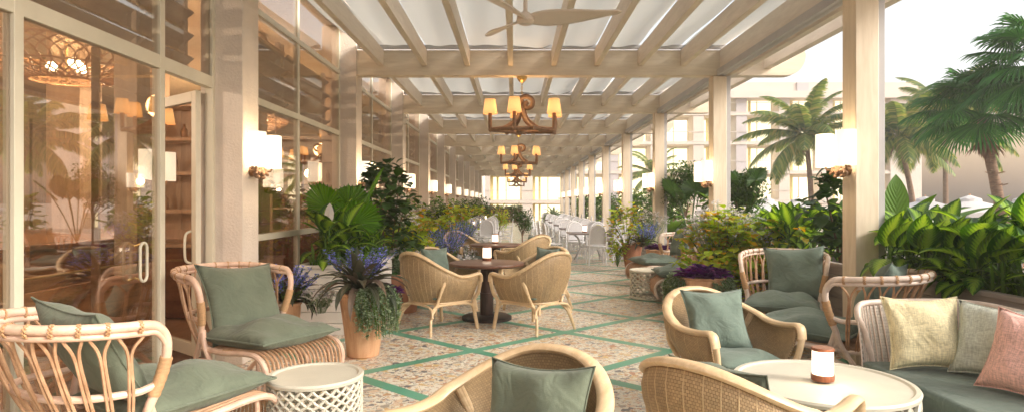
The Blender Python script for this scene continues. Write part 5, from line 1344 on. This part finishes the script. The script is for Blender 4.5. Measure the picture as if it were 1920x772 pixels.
# umbrellas
um = thing('garden_umbrella', '', 'umbrella', group='white umbrellas in the garden')
b = MB(); n = 8
def umf(r0, z0, r1, z1, nn=8):
    for i in range(nn):
        a0, a1 = 2*PI*i/nn, 2*PI*(i+1)/nn; am = (a0+a1)/2
        b.quad([(r0*math.cos(a0), r0*math.sin(a0), z0), (r1*math.cos(a0), r1*math.sin(a0), z1), (r1*.96*math.cos(am), r1*.96*math.sin(am), z1+.03), (r0*math.cos(am)*.97, r0*math.sin(am)*.97, z0)])
        b.quad([(r0*math.cos(am)*.97, r0*math.sin(am)*.97, z0), (r1*.96*math.cos(am), r1*.96*math.sin(am), z1+.03), (r1*math.cos(a1), r1*math.sin(a1), z1), (r0*math.cos(a1), r0*math.sin(a1), z0)])
        b.quad([(r1*math.cos(a0), r1*math.sin(a0), z1), (r1*math.cos(a0), r1*math.sin(a0), z1-.16), (r1*.96*math.cos(am), r1*.96*math.sin(am), z1-.13), (r1*.96*math.cos(am), r1*.96*math.sin(am), z1+.03)])
        b.quad([(r1*.96*math.cos(am), r1*.96*math.sin(am), z1+.03), (r1*.96*math.cos(am), r1*.96*math.sin(am), z1-.13), (r1*math.cos(a1), r1*math.sin(a1), z1-.16), (r1*math.cos(a1), r1*math.sin(a1), z1)])
umf(.02, 2.78, 1.6, 2.30); umf(.02, 2.90, .35, 2.76); b.build('canopy', MT['umbrella'], um, smooth=False)
b = MB(); b.tube([(0, 0, 0), (0, 0, 2.95)], .03, 8); b.lathe([(.28, 0), (.28, .08), (.05, .1)], 16); b.build('pole', MT['terracotta'], um)
us = [(21.5, 30), (25.0, 31), (17.0, 26.5), (20.2, 25.4), (23.2, 27.6), (28.5, 33), (11.8, 30), (14.6, 33), (9.5, 28), (31.5, 37), (26.5, 24), (16.0, 22.5)]
for i, (x, y) in enumerate(us):
    px = 965+1200*x/y
    place(um, (x, y, GZ), i*.3, 'white garden umbrella on a wooden pole, %s seen from the left' % (ORD+['last'])[sorted(us, key=lambda q: q[0]/q[1]).index((x, y))])
# low hedge and garden wall
def hedge(x0, x1, y0, y1, z0, z1, n, label):
    b = MB(); rr3 = random.Random(n)
    for i in range(n):
        x, y, z = rr3.uniform(x0, x1), rr3.uniform(y0, y1), rr3.uniform(z0, z1)
        leaf(b, (x, y, z), rr3.uniform(0, 2*PI), rr3.uniform(-.3, 1.2), .16, .10, .4, .1, 2, 'lance')
    t = thing('hedge', label, 'hedge'); b.build('leaves', MT['hedge'], t)
    b = MB(); b.box(x0+.12, x1-.12, y0+.12, y1-.12, z0, z1-.12); b.build('branch_core', MT['bark'], t)
hedge(-2.4, .6, 50.2, 51.2, .0, 1.25, 3500, 'clipped green hedge closing the far end of the terrace')
hedge(5.2, 6.2, 22, 46, GZ, 1.1, 9000, 'long clipped hedge outside the posts')
# hotel
h = thing('hotel_building', 'pale pink four storey hotel with lit balconies behind the palms', 'building', (0, 0, 0))
HY = 66; HX0, HX1 = -17.0, 41.7; floors = [GZ, 1.75, 4.75, 7.75, 10.75]; bayw = 4.4; x_first = 18.9-4.4*8
def part(name, boxes, mat, par=h, **k):
    b = MB(); [b.box(*q) for q in boxes]; return b.build(name, MT[mat], par, smooth=False, **k)
part('roof', [(HX0-.3, HX1+.2, HY-.9, HY+9, 12.2, 12.9)], 'hotel'); part('parapet', [(HX0, HX1, HY-.2, HY+.2, 12.903, 13.9)], 'hotel')
[part('parapet_panel', [(x, x+1.2, HY-.32, HY-.21, 12.95, 13.85)], 'hotelgrey') for x in [HX0+2+i*8.8 for i in range(6)]]
part('wall', [(HX0, HX1, HY+1.6, HY+9, GZ, 12.19)], 'hotel')
for i, z in enumerate(floors[1:]): part('balcony_slab', [(HX0, HX1, HY-.4, HY+1.59, z-.26, z)], 'hotel')
px_ = [x_first+bayw*i for i in range(14)]; px_ = [x for x in px_ if HX0+.5 < x < HX1-.5]
for x in px_: part('pier', [(x-.55, x+.55, HY-.3, HY+1.58, GZ, 12.19)], 'hotel' if rnd.random() < .5 else 'hotelgrey')
part('end_wall', [(HX1-3.2, HX1, HY-.45, HY+1.58, GZ, 12.19)], 'hotel')
nb = 0
for x in px_[:-1]:
    for z in floors:
        w_ = part('window', [(x+.62, x+bayw-.62, HY+1.45, HY+1.585, z+.1, z+2.5)], 'roomlit')
        b = MB()
        for q in (x+.68, x+bayw/2, x+bayw-.68): b.box(q-.05, q+.05, HY+1.38, HY+1.44, z+.1, z+2.5)
        b.box(x+.62, x+bayw-.62, HY+1.37, HY+1.43, z+2.45, z+2.55); b.build('window_frame', MT['hotel'], w_, smooth=False)
    
b = MB()
for x in px_[:-1]:
    for z in floors: b = MB(); b.box(x+.56, x+.85, HY+.9, HY+1.3, z+.02, z+2.6); b.box(x+1.2, x+1.42, HY+1.0, HY+1.3, z+.02, z+2.6); b.build('curtain', MT['curtain'], h, smooth=False)
for z in floors[1:]:
    part('balcony_rail', [(HX0, HX1-3.3, HY-.36, HY-.32, z+1.02, z+1.08), (HX0, HX1-3.3, HY-.36, HY-.33, z+.02, z+.10)], 'rail')

# ------------------------------------------------------------------ haze
m, nt, out = newmat('haze_air')
pv = nd(nt, 'ShaderNodeVolumePrincipled'); pv.inputs['Color'].default_value = (.97, .95, .92, 1); pv.inputs['Density'].default_value = .0018; pv.inputs['Anisotropy'].default_value = .2
nt.links.new(pv.outputs[0], out.inputs['Volume'])
b = MB(); b.box(-60, 90, -12, 110, -2.1, 18.5); o = b.build('haze', m, smooth=False); o['kind'] = 'stuff'
scene.cycles.volume_bounces = 1
scene.cycles.volume_step_rate = 4
